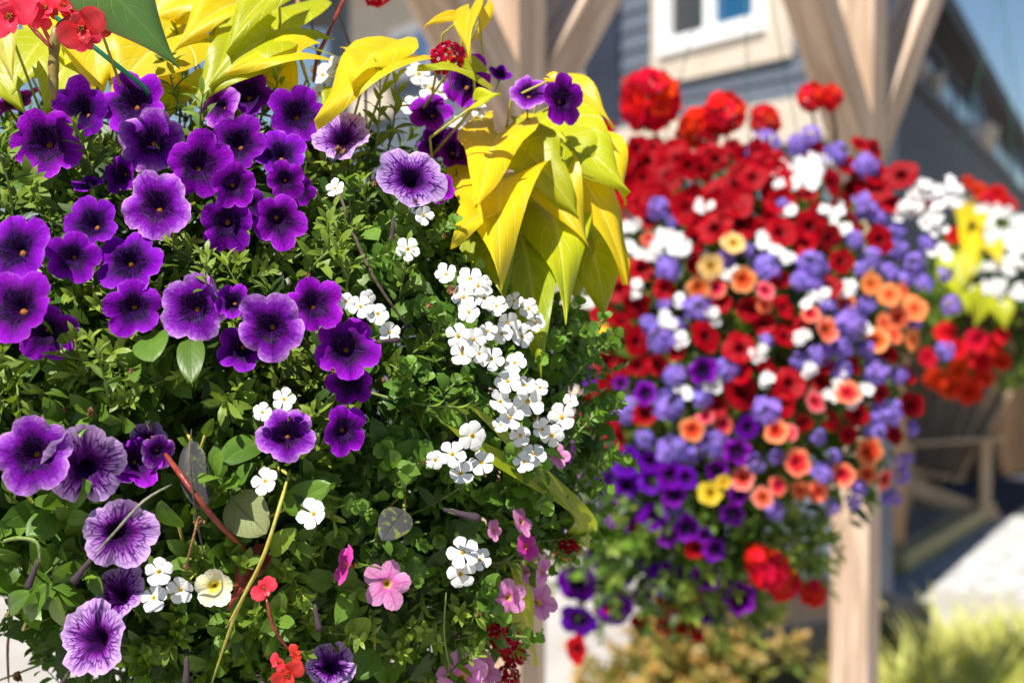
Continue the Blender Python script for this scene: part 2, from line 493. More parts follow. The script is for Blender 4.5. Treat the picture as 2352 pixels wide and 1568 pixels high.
M['roof'] = solid('roof_shingle', (0.06, 0.057, 0.06), (0.09, 0.085, 0.085), scale=30, rough=0.9)
M['glass_blue'] = solid('glass_blue', (0.012, 0.085, 0.19), (0.02, 0.11, 0.23), scale=2, rough=0.06, spec=0.7, bump=0)
M['glass_dark'] = solid('glass_dark', (0.035, 0.032, 0.032), (0.06, 0.055, 0.05), scale=2, rough=0.06, spec=0.7, bump=0)
M['glass_navy'] = solid('glass_navy', (0.010, 0.018, 0.045), (0.015, 0.025, 0.055), scale=2, rough=0.08, spec=0.6, bump=0)
M['glass_sky'] = solid('glass_sky_tint', (0.16, 0.30, 0.55), (0.2, 0.34, 0.6), scale=2, rough=0.08, spec=0.7, bump=0)  # blue of the sky put into the pane colour
M['blind'] = solid('blind_grey', (0.32, 0.31, 0.31), rough=0.7, bump=0)
M['paving'] = solid('paving', (0.36, 0.335, 0.31), (0.43, 0.405, 0.375), scale=1.4, rough=0.85, bump=0.15, detail=9, world=True)
M['pebble'] = solid('pebble', (0.30, 0.30, 0.30), (0.55, 0.55, 0.53), scale=14, rough=0.8, bump=0, world=True)
M['asphalt'] = solid('asphalt', (0.045, 0.05, 0.06), (0.06, 0.065, 0.075), scale=60, rough=0.9, world=True)
M['box_dark'] = solid('low_box_dark', (0.028, 0.029, 0.035), (0.035, 0.036, 0.042), scale=4, rough=0.5, bump=0)
M['grass'] = leaf_mat('grass_blade', (0.44, 0.50, 0.07), (0.70, 0.66, 0.24), veins=0.5, vcol=(0.5, 0.5, 0.22), trans=0.35, var=0.25)
M['hill'] = solid('ground_far', (0.30, 0.28, 0.25), (0.36, 0.34, 0.30), scale=0.5, rough=0.9, world=True)
M['pot_stone'] = solid('pot_stone', (0.45, 0.40, 0.33), (0.52, 0.47, 0.40), scale=12, rough=0.8)


# ------------------------------------------------------------------ plant meshes
def prof(kind, s):
    if kind == 'lance':
        return math.sin(math.pi * min(1, s ** 1.15)) ** 0.75
    if kind == 'oval':
        return math.sin(math.pi * s ** 0.85) ** 0.62
    if kind == 'round':
        return max(0.0, math.sin(math.pi * s ** 0.95)) ** 0.5
    if kind == 'blade':
        return (1 - s) ** 0.7
    if kind == 'heart':
        xs = [0, .08, .2, .32, .45, .6, .75, .9, 1]
        ys = [.42, .86, 1, .93, .72, .46, .26, .09, 0]
        return float(np.interp(s, xs, ys))
    if kind == 'ivy':
        xs = [0, .08, .18, .26, .34, .45, .6, .78, .92, 1]
        ys = [.40, .78, .95, 1.05, .74, .56, .42, .25, .08, 0]
        return float(np.interp(s, xs, ys))
    if kind == 'wing':
        xs = [0, .15, .4, .6, .8, .93, 1]
        ys = [.5, .9, 1, .85, .5, .18, 0]
        return float(np.interp(s, xs, ys))


def leaf_grid(L, Wd, kind='oval', ny=4, nx=1, fold=0.15, bend=0.3, back=0.0, wav=0.0, tone=None, teeth=0.0, twist=0.0):
    """leaf along +Y, face up +Z. returns verts, faces, attr (along, across, tone)"""
    tone = R.random() if tone is None else tone
    ph = R.random() * 6.28
    vs = []; at = []
    for i in range(ny + 1):
        s = i / ny
        wdt = prof(kind, s) * Wd / 2
        if teeth and 0 < i < ny:
            wdt *= 1 + teeth * (1 if i % 2 else -1)
        for j in range(-nx, nx + 1):
            t = j / nx
            x = wdt * t
            y = L * s - back * L * abs(t) ** 1.3 * (1 - s) ** 3
            z = fold * abs(x) + wav * L * math.sin(ph + s * 7 + 2.2 * (j > 0)) * abs(t) ** 1.5 - 0.25 * fold * Wd * abs(t) ** 3
            if bend:
                a = bend * max(0, y / L)
                rad = L / bend
                y2 = rad * math.sin(a) if y > 0 else y
                z2 = -rad * (1 - math.cos(a)) if y > 0 else 0
                y, z = y2 - z * math.sin(-a) * -1 * 0.0 + z * math.sin(a), z2 + z * math.cos(a)
            if twist:
                a = twist * s
                x, z = x * math.cos(a) - z * math.sin(a), x * math.sin(a) + z * math.cos(a)
            vs.append((x, y, z)); at.append((s, t, tone))
    n = 2 * nx + 1
    fs = [(i * n + j, i * n + j + 1, i * n + n + j + 1, i * n + n + j) for i in range(ny) for j in range(n - 1)]
    return np.array(vs), fs, np.array(at)


def xf(vs, rot, loc, scale=1.0):
    return (np.array(rot) @ (vs * scale).T).T + np.array(loc)


def shoot_mesh(name, mats, nleaf, L0, L1, ratio, kind, ny=3, spread=0.9, tipn=5, teeth=0.0, fold=0.25):
    b = MB()
    bx, by = R.uniform(-.25, .25), R.uniform(-.25, .25)

    def at(h):
        return Vector((bx * h * h, by * h * h, h))
    b.tube([at(0), at(.35), at(.7), at(1.0)], [.016, .014, .012, .008], 5, 1)
    az = R.uniform(0, 6.28)
    for i in range(nleaf):
        h = 0.12 + 0.9 * (i / (nleaf - 1)) ** 0.75
        az += 2.4 + R.uniform(-.3, .3)
        k = i / (nleaf - 1)
        opening = spread * (1.15 - 0.75 * k) + R.uniform(-.15, .15)       # angle away from the stem
        L = (L0 * (1 - k) + L1 * k) * R.uniform(.8, 1.2)
        vs, fs, a = leaf_grid(L, L * ratio, kind, ny, 1, fold, R.uniform(.2, .9), teeth=teeth, tone=min(.99, max(0, k * .85 + R.uniform(-.1, .15))))  # green shoots: sunlit tips and shaded lower leaves put into the tone
        y = Vector((math.cos(az) * math.sin(opening), math.sin(az) * math.sin(opening), math.cos(opening)))
        z = (Vector((0, 0, 1)) - y * y.z)
        z = z.normalized() if z.length > 1e-3 else y.orthogonal()
        x = y.cross(z)
        rot = Matrix((x, y, z)).transposed()
        b.add(xf(vs, rot, at(min(h, 1.0))), fs, 0, a)
    return b.mesh(name, mats)


def calyx_mesh(name, mats, tube_col=0):
    """outside of the flower tube, five green sepals and a stalk, pointing to -Z"""
    b = MB()
    b.tube([(0, 0, -.42), (0, 0, -.5), (0, .01, -.65), (0, .02, -.85)], [.125, .115, .10, .08], 10, 0)
    b.tube([(0, .02, -.8), (.02, .03, -1.1), (.06, .0, -1.5), (.10, -.1, -1.9)], [.075, .05, .04, .04], 6, 1)
    for k in range(5):
        az = 2 * math.pi * k / 5
        vs, fs, a = leaf_grid(.55, .14, 'lance', 3, 1, .2, -.3)
        y = Vector((math.cos(az) * .35, math.sin(az) * .35, .93)).normalized()
        z = -(Vector((math.cos(az), math.sin(az), 0)) - y * y.dot(Vector((math.cos(az), math.sin(az), 0)))).normalized()
        rot = Matrix((y.cross(z), y, z)).transposed()
        b.add(xf(vs, rot, (math.cos(az) * .06, math.sin(az) * .06, -.92)), fs, 1, a)
    return b.mesh(name, mats)


def throat_mesh(name, mat, rad=.13, z=-.30, n=20):
    b = MB()
    vs = [(0, -.05, z + .09)]; fs = []
    for ring, (rr, zz) in enumerate(((.55, .07), (1.0, 0.0))):
        for k in range(n):
            a = 2 * math.pi * k / n
            r2 = rad * rr * (1.0 if k % 2 else .8)
            vs.append((r2 * math.cos(a), -.05 + r2 * math.sin(a), z + zz + (0.02 if k % 2 else -.01)))
    for k in range(n):
        k2 = (k + 1) % n
        fs.append((0, 1 + k, 1 + k2))
        fs.append((1 + k, 1 + n + k, 1 + n + k2, 1 + k2))
    b.add(vs, fs)
    return b.mesh(name, mat)


def funnel_mesh(name, mat, seed, notch=.15, cup=.08, ruffle=.05, depth=.55, throat=.17, irregular=.09, nth=60, nr=13, point=0.0, curl=0.0, sharp=3.2):
    r = random.Random(seed)
    pet = [1 + r.uniform(-irregular, irregular) for _ in range(5)]
    zof = [r.uniform(-.12, .12) for _ in range(5)]
    ph = [r.uniform(0, 6.28) for _ in range(6)]
    tiltx, tilty = r.uniform(-.3, .3), r.uniform(-.3, .3)
    vs = []; at = []; seam = []
    rhos = [0.03, .08, .13, .18, .24, .31, .40, .5, .6, .7, .8, .88, .95, 1.0][:nr + 1]
    for rho in rhos:
        for k in range(nth):
            th = 2 * math.pi * k / nth
            x = (5 * th / (2 * math.pi)) % 1.0
            pi_ = int(5 * th / (2 * math.pi)) % 5
            t = abs(2 * x - 1)
            nb = (pi_ + (1 if x > .5 else -1)) % 5
            ww = 0.5 * t ** 3
            pr = pet[pi_] * (1 - ww) + pet[nb] * ww
            zo = zof[pi_] * (1 - ww) + zof[nb] * ww
            edge = pr * (1 - notch * t ** sharp + point * (1 - t) ** 3)
            edge *= 1 + 0.012 * math.sin(23 * th + ph[0]) + .01 * math.sin(37 * th + ph[1])
            f = rho ** 1.6
            rr = rho * (1 + (edge - 1) * f)
            z = -depth * math.exp(-(rho / throat) ** 1.6)
            z += 0.05 - 0.10 * t ** 2 * rho ** 1.2 * min(1, (rho / .4))          # petal bulges, seam sinks
            z += cup * rho ** 2 + zo * rho ** 2
            z += ruffle * rho ** 3 * (math.sin(3 * th + ph[5]) * .5 + math.sin(5 * th + ph[2]) * .6 + math.sin(8 * th + ph[3]) * .35 + math.sin(15 * th + ph[4]) * .22)
            z -= curl * max(0, rho - .7) ** 2 * 6
            z += (tiltx * math.cos(th) + tilty * math.sin(th)) * rho ** 2
            vs.append((rr * math.cos(th), rr * math.sin(th), z))
            at.append((math.cos(th), math.sin(th), rho)); seam.append(1 - t)
    fs = []
    for i in range(len(rhos) - 1):
        for k in range(nth):
            k2 = (k + 1) % nth
            fs.append((i * nth + k, i * nth + k2, (i + 1) * nth + k2, (i + 1) * nth + k))
    fs.append(tuple(range(nth - 1, -1, -1)))
    b = MB(); b.add(vs, fs, 0, at)
    me = b.mesh(name, mat)
    sa = me.attributes.new('seam', 'FLOAT', 'POINT')
    sa.data.foreach_set('value', np.array(seam, np.float32))
    return me


def five_petal_mesh(name, mat, seed, width=.62, cup=.05, notch=0.0, npet=5, ny=4, nx=2, uneven=.1, gap=0.0):
    """separate petals round a small centre (bacopa, verbena, geranium florets)"""
    r = random.Random(seed)
    b = MB()
    for k in range(npet):
        az = 2 * math.pi * k / npet + r.uniform(-.08, .08)
        L = 1 + r.uniform(-uneven, uneven)
        vs = []; at = []
        til = r.uniform(-.12, .12)
        for i in range(ny + 1):
            s = (i / ny) ** .8
            wd = (.22 + .78 * (s / .62) ** 1.2) if s < .62 else math.sqrt(max(0.0, 1 - ((s - .62) / .385) ** 2)) * .92 + .08
            for j in range(-nx, nx + 1):
                t = j / nx
                rad = (0.08 + .92 * s) * L
                rad -= (0.05 * t * t * s ** 3 + notch * (1 - abs(t)) ** 1.5 * s ** 6) * L
                x = rad; y = wd * width * t * .62
                z = cup * s * s + .10 * (1 - t * t) * math.sin(s * 2.4) * .5 + til * t * s * .6 - .05
                ca, sa_ = math.cos(az), math.sin(az)
                vs.append((x * ca - y * sa_, x * sa_ + y * ca, z))
                at.append((ca, sa_, s))
        n = 2 * nx + 1
        b.add(vs, [(i * n + j, i * n + j + 1, i * n + n + j + 1, i * n + n + j) for i in range(ny) for j in range(n - 1)], 0, at)
    return b.mesh(name, mat)


MESH = {}


def cached(key, fn):
    if key not in MESH:
        MESH[key] = fn()
    return MESH[key]


FUN = {   # kind: (material, options, throat rad/None, tube material)
    'violet': dict(notch=.24, cup=.05, ruffle=.085, throat=.24, depth=.5),
    'violet_pale': dict(notch=.18, cup=0.0, ruffle=.12, throat=.23, depth=.5),
    'veined': dict(notch=.15, cup=.10, ruffle=.12, throat=.19, depth=.75, irregular=.05),
    'pink': dict(notch=.27, cup=.02, ruffle=.03, throat=.13, depth=.4, point=.08),
    'magenta': dict(notch=.2, cup=.1, ruffle=.04, throat=.13, depth=.4),
    'cream': dict(notch=.16, cup=.25, ruffle=.05, throat=.2, depth=.5),
    'red': dict(notch=.14, cup=.08, ruffle=.05, throat=.18, depth=.5),
    'red_bright': dict(notch=.14, cup=.08, ruffle=.05, throat=.18, depth=.4),
    'coral': dict(notch=.12, cup=.1, ruffle=.03, throat=.18, depth=.5),
    'coral_pink': dict(notch=.14, cup=.1, ruffle=.04, throat=.18, depth=.5),
    'orange': dict(notch=.12, cup=.05, ruffle=.03, throat=.12, depth=.35),
    'peach': dict(notch=.12, cup=.1, ruffle=.03, throat=.16, depth=.45),
    'yellow': dict(notch=.14, cup=.12, ruffle=.03, throat=.16, depth=.45),
    'deep': dict(notch=.12, cup=.08, ruffle=.07, throat=.2, depth=.6),
}
NVAR = 10


def flower(parent, kind, pos, n, rad, roll=None, near=True, cup=None, bell=0.0):
    var = R.randrange(NVAR)
    o = dict(FUN[kind])
    key = (kind, var, near, cup)
    if cup is not None: o['cup'] = cup
    me = cached(key, lambda: funnel_mesh('corolla_' + kind, M[kind], hash((kind, var)) & 0xffff if False else var * 31 + len(kind) * 7 + (5 if cup else 0),
                                         nth=60 if near else 40, **o))
    f = put(me, 'flower', parent, pos, basis(n, R.uniform(0, 6.28) if roll is None else roll), (rad, rad * R.uniform(.92, 1.04), rad))
    cm = cached(('calyx', kind), lambda: calyx_mesh('calyx', [M['deep'] if kind in ('violet', 'violet_pale', 'veined', 'deep') else M['stem_yellow'], M['leaf_bright']]))
    put(cm, 'calyx', f, local=True)
    if kind not in ('veined', 'red', 'deep', 'red_bright'):
        tm = cached(('throat', kind), lambda: throat_mesh('stamens', M['stamen'], rad=.12 if near else .09, z=-.40))
        put(tm, 'stamens', f, local=True, rot=basis((0, 0, 1), 0))
    return f


def bacopa(parent, pos, n, rad):
    var = R.randrange(6)
    me = cached(('bac', var), lambda: five_petal_mesh('bacopa_corolla', M['white'], 100 + var, width=.66, cup=R.uniform(-.1, .3), notch=.03, ny=7, nx=2, uneven=.12))
    f = put(me, 'flower', parent, pos, basis(n, R.uniform(0, 6.28)), rad)
    tm = cached('bac_eye', lambda: throat_mesh('stamens', M['stamen_white'], rad=.13, z=-.06, n=12))
    put(tm, 'stamens', f, local=True)
    return f


def head(parent, pos, n, rad, mat, nflo, dome=1.0, frad=.34, name='flower_head', width=.7, cup=.1, notch=.15, floret=True, near=False):
    """domed cluster of florets over a green boss with stalk"""
    cm = cached(('boss', mat), lambda: boss_mesh(mat))
    h = put(cm, name, parent, pos, basis(n, R.uniform(0, 6.28)), rad)
    ga = 2.39996
    for i in range(nflo):
        k = (i + .5) / nflo
        pol = dome * (1.85 if mat == 'scarlet' else 1.5) * math.sqrt(k) + R.uniform(-.08, .08)
        az = i * ga + R.uniform(-.2, .2)
        d = Vector((math.sin(pol) * math.cos(az), math.sin(pol) * math.sin(az), math.cos(pol)))
        var = R.randrange(4)
        me = cached(('flo', mat, var), lambda: five_petal_mesh('floret_' + mat, M[mat], 300 + var, width=width, cup=cup, notch=notch, ny=4, nx=1, uneven=.15))
        dd = (d + Vector((R.uniform(-.3, .3), R.uniform(-.3, .3), R.uniform(-.3, .3)))).normalized()
        rr = R.uniform(.66, .86)
        put(me, 'floret', h, d * rr + Vector((0, 0, -.12)), basis(dd, R.uniform(0, 6.28)), frad * R.uniform(.85, 1.15), local=True)
    return h


def boss_mesh(mat):
    b = MB()
    b.tube([(0, 0, -1.9), (.05, .02, -1.3), (0, 0, -.7), (0, 0, -.35)], [.05, .05, .06, .09], 6)
    for i in range(11):
        k = (i + .5) / 11
        pol = 1.5 * math.sqrt(k); az = i * 2.4
        d = Vector((math.sin(pol) * math.cos(az), math.sin(pol) * math.sin(az), math.cos(pol)))
        b.tube([Vector((0, 0, -.4)), d * .35 + Vector((0, 0, -.2)), d * .66 + Vector((0, 0, -.12))], [.03, .028, .035], 4)
    return b.mesh('head_stalks', M['stem'])


def facing(tx, ty, tz=1.0):
    return RGT * tx + UPV * ty - FWD * tz


# ------------------------------------------------------------------ ground and setting
def sheet(name, pts, z, mat, kind='structure'):
    b = MB()
    b.add([(p[0], p[1], z) for p in pts], [tuple(range(len(pts)))])
    o = put(b.mesh(name, mat, smooth=False), name)
    tag(o, kind=kind)
    return o


tag(sheet('ground', [(-200, -40), (200, -40), (200, 300), (-200, 300)], 0.0, M['hill']),
    'pale bare ground stretching beyond the houses', 'ground')
pv = sheet('paving', [(-14, 1), (3.4, 1), (6.5, 14), (-14, 14)], 0.004, M['paving'])
tag(pv, 'pale sunlit paving around the pergola', 'paving')
asp = sheet('driveway', [(3.0, 9.6), (9.5, 9.0), (16, 24), (6.0, 24)], 0.008, M['asphalt'])
tag(asp, 'dark asphalt strip in the shade of the building', 'driveway')

# timber edging board and white pebbles
A_ = ground_at(2050, 1320); B_ = ground_at(2262, 1190)
dirn = (B_ - A_); dirn.z = 0; Ls = dirn.length; dirn.normalize()
nrm = Vector((dirn.y, -dirn.x, 0))
b = MB(); b.box((0, 0, .06), (Ls, .15, .12))
sl = put(b.mesh('sleeper', M['sleeper'], smooth=False), 'timber_edging', None, A_ + dirn * Ls / 2, Matrix((dirn, Vector((0, 0, 1)).cross(dirn), Vector((0, 0, 1)))).transposed())
bm_ = sl.modifiers.new('bevel', 'BEVEL'); bm_.width = .012
tag(sl, 'long yellowish timber board edging the white pebbles', 'timber edging')
b = MB()
for i in range(5200):
    s_ = R.uniform(-.1, 1.05); q = .10 + R.random() ** .8 * 1.05
    p = A_ + dirn * (s_ * Ls) + nrm * q
    rr = R.uniform(.012, .030)
    vs = [Vector((rr, 0, 0)), Vector((0, rr, 0)), Vector((-rr, 0, 0)), Vector((0, -rr, 0)), Vector((0, 0, rr * .7))]
    a = R.random() * 6.28
    rt = Matrix.Rotation(a, 3, 'Z')
    b.add([rt @ x * 1 + Vector((p.x, p.y, .006)) for x in vs], [(0, 1, 4), (1, 2, 4), (2, 3, 4), (3, 0, 4)])
pb = put(b.mesh('pebbles', M['pebble']), 'pebbles')
tag(pb, 'bed of white pebbles beside the timber board', 'pebbles', kind='stuff')

# ------------------------------------------------------------------ houses
Zv = Vector((0, 0, 1))


def wall_axes(ang):
    a = Vector((math.sin(ang), math.cos(ang), 0))      # horizontal direction, going away
    return a


def wall_frame(o, a, toward):
    n = Vector((a.y, -a.x, 0))
    if n.dot(toward) < 0: n = -n
    return n


class Wall:
    """vertical plane; (s, z) coordinates along it, q = distance proud of it"""
    def __init__(s, o, a):
        s.o = Vector((o.x, o.y, 0)); s.a = a
        s.n = wall_frame(o, a, CAM - o)

    def pix(s, u, v, q=0):
        p = hit(u, v, s.o + s.n * q, s.n)
        return (p - s.o).dot(s.a), p.z

    def box(s, b, s0, s1, z0, z1, q0, q1, mat=0):
        c = s.o + s.a * ((s0 + s1) / 2) + s.n * ((q0 + q1) / 2) + Zv * ((z0 + z1) / 2)
        b.box(c, (abs(s1 - s0), abs(q1 - q0), abs(z1 - z0)), (s.a, s.n, Zv), mat)
        return b

    def part(s, name, parent, mat, s0, s1, z0, z1, q0, q1, bev=0.004):
        b = MB(); b.box((0, 0, 0), (abs(s1 - s0), abs(q1 - q0), abs(z1 - z0)))
        c = s.o + s.a * ((s0 + s1) / 2) + s.n * ((q0 + q1) / 2) + Zv * ((z0 + z1) / 2)
        me = b.mesh(name, mat, smooth=False)
        loc = c
        if parent is not None:
            pp = parent
            loc = c
            o = put(me, name, None, loc, Matrix((s.a, Zv.cross(s.a), Zv)).transposed())
            o.parent = parent
            LM[o.name] = wm(parent).inverted() @ LM[o.name]
            o.matrix_local = LM[o.name]
        else:
            o = put(me, name, None, loc, Matrix((s.a, Zv.cross(s.a), Zv)).transposed())
        return o

    def siding(s, parent, mat, s0, s1, z0, z1, course=.115, q=0.0, name='siding_board'):
        bb = MB()
        hgt = course
        L = s1 - s0
        bb.add([(-L / 2, -.012, 0), (L / 2, -.012, 0), (L / 2, .012, 0), (-L / 2, .012, 0),
                (-L / 2, .002, hgt), (L / 2, .002, hgt), (L / 2, .012, hgt), (-L / 2, .012, hgt)],
               [(0, 3, 2, 1), (4, 5, 6, 7), (0, 1, 5, 4), (1, 2, 6, 5), (2, 3, 7, 6), (3, 0, 4, 7)])
        me = bb.mesh(name, mat, smooth=False)
        rot = Matrix(((-s.n).cross(Zv), -s.n, Zv)).transposed()
        z = z0
        while z < z1 - .02:
            o = put(me, name, parent, s.o + s.a * ((s0 + s1) / 2) + s.n * q + Zv * z, rot)
            z += course - .006

    def window(s, parent, s0, s1, z0, z1, panes, name='window', blind=None):
        """vinyl window: frame bars, a mullion and a glass pane for each light"""
        f = .085
        b = MB()
        W2 = (s1 - s0)
        s.box(b, s0, s1, z0, z0 + f, .01, .06); s.box(b, s0, s1, z1 - f, z1, .01, .06)
        s.box(b, s0, s0 + f, z0 + f, z1 - f, .01, .06); s.box(b, s1 - f, s1, z0 + f, z1 - f, .01, .06)
        k = len(panes)
        wid = (W2 - 2 * f)
        for i in range(1, k):
            x = s0 + f + wid * i / k
            s.box(b, x - .035, x + .035, z0 + f, z1 - f, .012, .058)
        vs = b.v
        off = parent.location
        b.v = [np.asarray(v) - np.array(off) for v in vs]
        wo = put(b.mesh(name, M['vinyl'], smooth=False), name, parent, parent.location)
        for i, mat in enumerate(panes):
            x0 = s0 + f + wid * i / k + .034; x1 = s0 + f + wid * (i + 1) / k - .034
            b2 = MB(); s.box(b2, x0 - .01, x1 + .01, z0 + f - .01, z1 - f + .01, .018, .024)
            b2.v = [np.asarray(v) - np.array(off) for v in b2.v]
            put(b2.mesh('pane', M[mat], smooth=False), 'pane', wo, local=True)
        return wo


# house beside the post, its long wall running away to the left
angA = math.radians(-27)
aA = wall_axes(angA)
oA = P(1600, 300, 7.5)
WA = Wall(oA, aA)
house = thing('house', WA.o + WA.n * -1.5, 'blue grey clapboard house with a cream trimmed white window', 'house')
s_r = WA.pix(1975, 250)[0]; s_l = WA.pix(1425, 250)[0]
WA.part('wall', house, M['siding_dark'], s_r, s_l, 0, 6.0, -.22, -.02)
zt = WA.pix(1600, 290)[1]
WA.siding(house, M['siding'], s_r, s_l - .02, zt + .05, 5.6)
WA.siding(house, M['siding'], s_r, s_l - .02, 0.3, zt - .16)
WA.part('belt_trim', house, M['trim'], s_r, s_l, zt - .16, zt + .05, -.01, .05)
ws0 = WA.pix(1775, 60)[0]; ws1 = WA.pix(1530, 60)[0]; wz0 = WA.pix(1530, 132)[1]
WA.part('window_trim', house, M['trim'], ws0 - .17, ws1 + .10, wz0 - .15, wz0, -.005, .035)
WA.part('window_trim', house, M['trim'], ws0 - .17, ws0, wz0, wz0 + 1.5, -.005, .033)
WA.part('window_trim', house, M['trim'], ws1, ws1 + .10, wz0, wz0 + 1.5, -.005, .033)
WA.part('window_trim', house, M['trim'], ws0 - .17, ws1 + .10, wz0 + 1.5, wz0 + 1.65, -.005, .035)
wn = WA.window(house, ws0, ws1, wz0, wz0 + 1.5, ['glass_blue', 'glass_dark'])
WA.part('blind', wn, M['blind'], ws0 + .12, ws1 - .1, wz0 + .52, wz0 + 1.38, .025, .03)
WA.part('corner_board', house, M['navy'], s_l - .02, s_l + .16, 0, 5.8, -.3, .03)
WD = Wall(WA.o + WA.a * s_r, Vector((.19, .98, 0)).normalized())
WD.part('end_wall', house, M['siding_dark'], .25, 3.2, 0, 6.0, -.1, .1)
WA.part('roof', house, M['roof'], s_r - .2, s_l + .3, 6.0, 6.2, -.9, .5)

# house further back with the beige framed window
oA2 = P(1100, 150, 11.5)
WB = Wall(oA2, aA)
house2 = thing('house', WB.o + WB.n * -1.5, 'far clapboard house with beige window surround and dark eave behind the basket wires', 'house')
t_r = WB.pix(1470, 100)[0]; t_l = WB.pix(752, 100)[0]
WB.part('wall', house2, M['siding_dark'], t_r, t_l, 0, 5.3, -.22, -.02)
WB.siding(house2, M['siding'], t_r, t_l - .02, .3, 5.2, course=.16)
c0 = WB.pix(1362, 100)[0]; c1 = WB.pix(1300, 100)[0]
WB.part('corner_board', house2, M['trim'], c0, c1, 0, 5.25, .0, .07)
WB.part('downpipe', house2, M['navy'], WB.pix(1425, 100)[0], WB.pix(1366, 100)[0], 0, 5.25, .0, .10)
g0 = WB.pix(1010, 60)[0]; g1 = WB.pix(905, 60)[0]; gz = WB.pix(905, 190)[1]
g2 = WB.pix(822, 60)[0]
WB.part('window_trim', house2, M['trim'], g1, g2, gz - .3, gz + 2.4, 0, .08)
WB.part('window_trim', house2, M['trim'], g0, g1, WB.pix(940, 62)[1], WB.pix(940, 62)[1] + 1.2, 0, .09)
WB.window(house2, g0, g1, gz, WB.pix(940, 62)[1], ['glass_sky', 'glass_blue'])
WB.part('soffit', house2, M['soffit'], t_r, t_l + 1.6, WB.pix(752, 62)[1] + .25, WB.pix(752, 62)[1] + .45, -3.4, .7)
WB.part('fascia', house2, M['trim'], t_r, t_l + 1.62, WB.pix(752, 62)[1] + .45, WB.pix(752, 62)[1] + .65, -3.4, .74)
WB.part('roof', house2, M['roof'], t_r, t_l + 1.5, WB.pix(752, 62)[1] + .652, WB.pix(752, 62)[1] + .95, -3.3, .6)

# long dark building on the right, running away
angB = math.radians(22.7)
aB = wall_axes(angB)
oB = P(2100, 300, 20.0)
WC = Wall(oB, aB)
hall = thing('building', WC.o + WC.n * -1.0, 'long dark building with a deep eave and grey boarded lower wall', 'building')
e0 = WC.pix(2000, 300)[0]; e1 = 60.0
zd = WC.pix(2140, 250)[1]        # top of grey boards
WC.part('wall', hall, M['navy'], e0, e1, 0, WC.pix(2352, 295, .4)[1] - .1, -.25, -.02)
WC.siding(hall, M['deck'], e0, e1, .25, zd, course=.21, name='siding_board')
WC.part('sill_rail', hall, M['deck'], e0, e1, zd + .02, zd + .14, -.01, .12)
fz = WC.pix(2352, 295, .4)
zt2 = fz[1] - .55
k0 = e0 + .3
while k0 < 40:
    k1 = k0 + 2.6
    wp = WC.part('window', hall, M['soffit'], k0, k1, zd + .2, zt2, -.015, .03)
    WC.part('pane', wp, M['glass_navy'], k0 + .08, (k0 + k1) / 2 - .04, zd + .28, zt2 - .08, .03, .045)
    WC.part('pane', wp, M['glass_navy'], (k0 + k1) / 2 + .04, k1 - .08, zd + .28, zt2 - .08, .03, .045)
    k0 += 3.0
for u0, u1 in ((2222, 2252), (2325, 2348)):
    WC.part('window', hall, M['glass_sky'], WC.pix(u0, 350)[0], WC.pix(u1, 350)[0], zd + .2, zd + 1.1, .046, .06)
r0 = e0 - .5
WC.part('soffit', hall, M['soffit'], r0, e1, fz[1] - .32, fz[1] - .22, -.2, .38)
WC.part('fascia', hall, M['soffit'], r0 - .05, e1, fz[1] - .34, fz[1], .382, .44)
WC.part('roof', hall, M['roof'], r0, e1, fz[1] - .12, fz[1] - .01, -2.5, .38)
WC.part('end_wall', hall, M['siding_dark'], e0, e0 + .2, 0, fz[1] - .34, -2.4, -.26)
for i, (u, v, w_) in enumerate(((2108, 232, .30), (2142, 240, .36), (2250, 350, .5), (2262, 372, .55))):
    p = hit(u, v, WC.o + WC.n * .055, WC.n)
    b = MB()
    b.tube([(0, 0, 0), (0, 0, w_ * .7), (0, 0, w_ * .8), (0, 0, w_)], [w_ * .34, w_ * .5, w_ * .54, w_ * .5], 14)
    pt = put(b.mesh('pot', M['pot_stone']), 'pot', None, Vector((p.x, p.y, zd + .14)))
    tag(pt, 'small pale stone pot on the dark building sill', 'pot', 'stone pots along the sill')

# ------------------------------------------------------------------ pergola with braced cedar posts
def bar(parent, name, p0, p1, w0, w1, mat, yaw=0.0, side=None):
    p0 = Vector(p0); p1 = Vector(p1)
    z = (p1 - p0); L = z.length; z.normalize()
    x = side - z * side.dot(z) if side is not None else Vector((math.cos(yaw), math.sin(yaw), 0)) - z * (z.x * math.cos(yaw) + z.y * math.sin(yaw))
    x.normalize(); y = z.cross(x)
    b = MB(); b.box((0, 0, 0), (w0, w1, L))
    o = put(b.mesh(name, mat, smooth=False), name, parent, (p0 + p1) / 2, Matrix((x, y, z)).transposed())
    m = o.modifiers.new('bevel', 'BEVEL'); m.width = .006; m.segments = 2
    return o


p2 = P(1972, 640, 3.35); p2.z = 0
p1_ = P(1172, 640, 2.45); p1_.z = 0
row = (p2 - p1_); row.normalize()
perg = thing('pergola', p1_, 'cedar pergola with chunky posts and angled braces holding the flower baskets', 'pergola')
yawp = math.atan2(row.y, row.x)
yawp = math.atan2(.835, .55)
ax0 = Vector((math.cos(yawp), math.sin(yawp), 0)); ax1 = Vector((-math.sin(yawp), math.cos(yawp), 0))
TOP = 3.05
for pp in (p1_, p2):
    bar(perg, 'post', pp, pp + Zv * TOP, .092, .092, M['cedar'], yawp)
for pp, zj, spots in ((p2, 1.90, ((ax0, 1.12), (-ax0, 1.12))), (p1_, 1.88, ((ax0, 1.12), (-ax0, 1.12)))):
    for d_, reach in spots:
        bar(perg, 'brace', pp + Zv * zj + d_ * .02, pp + Zv * (zj + reach) + d_ * reach, .088, .088, M['cedar'], side=Zv.cross(d_))
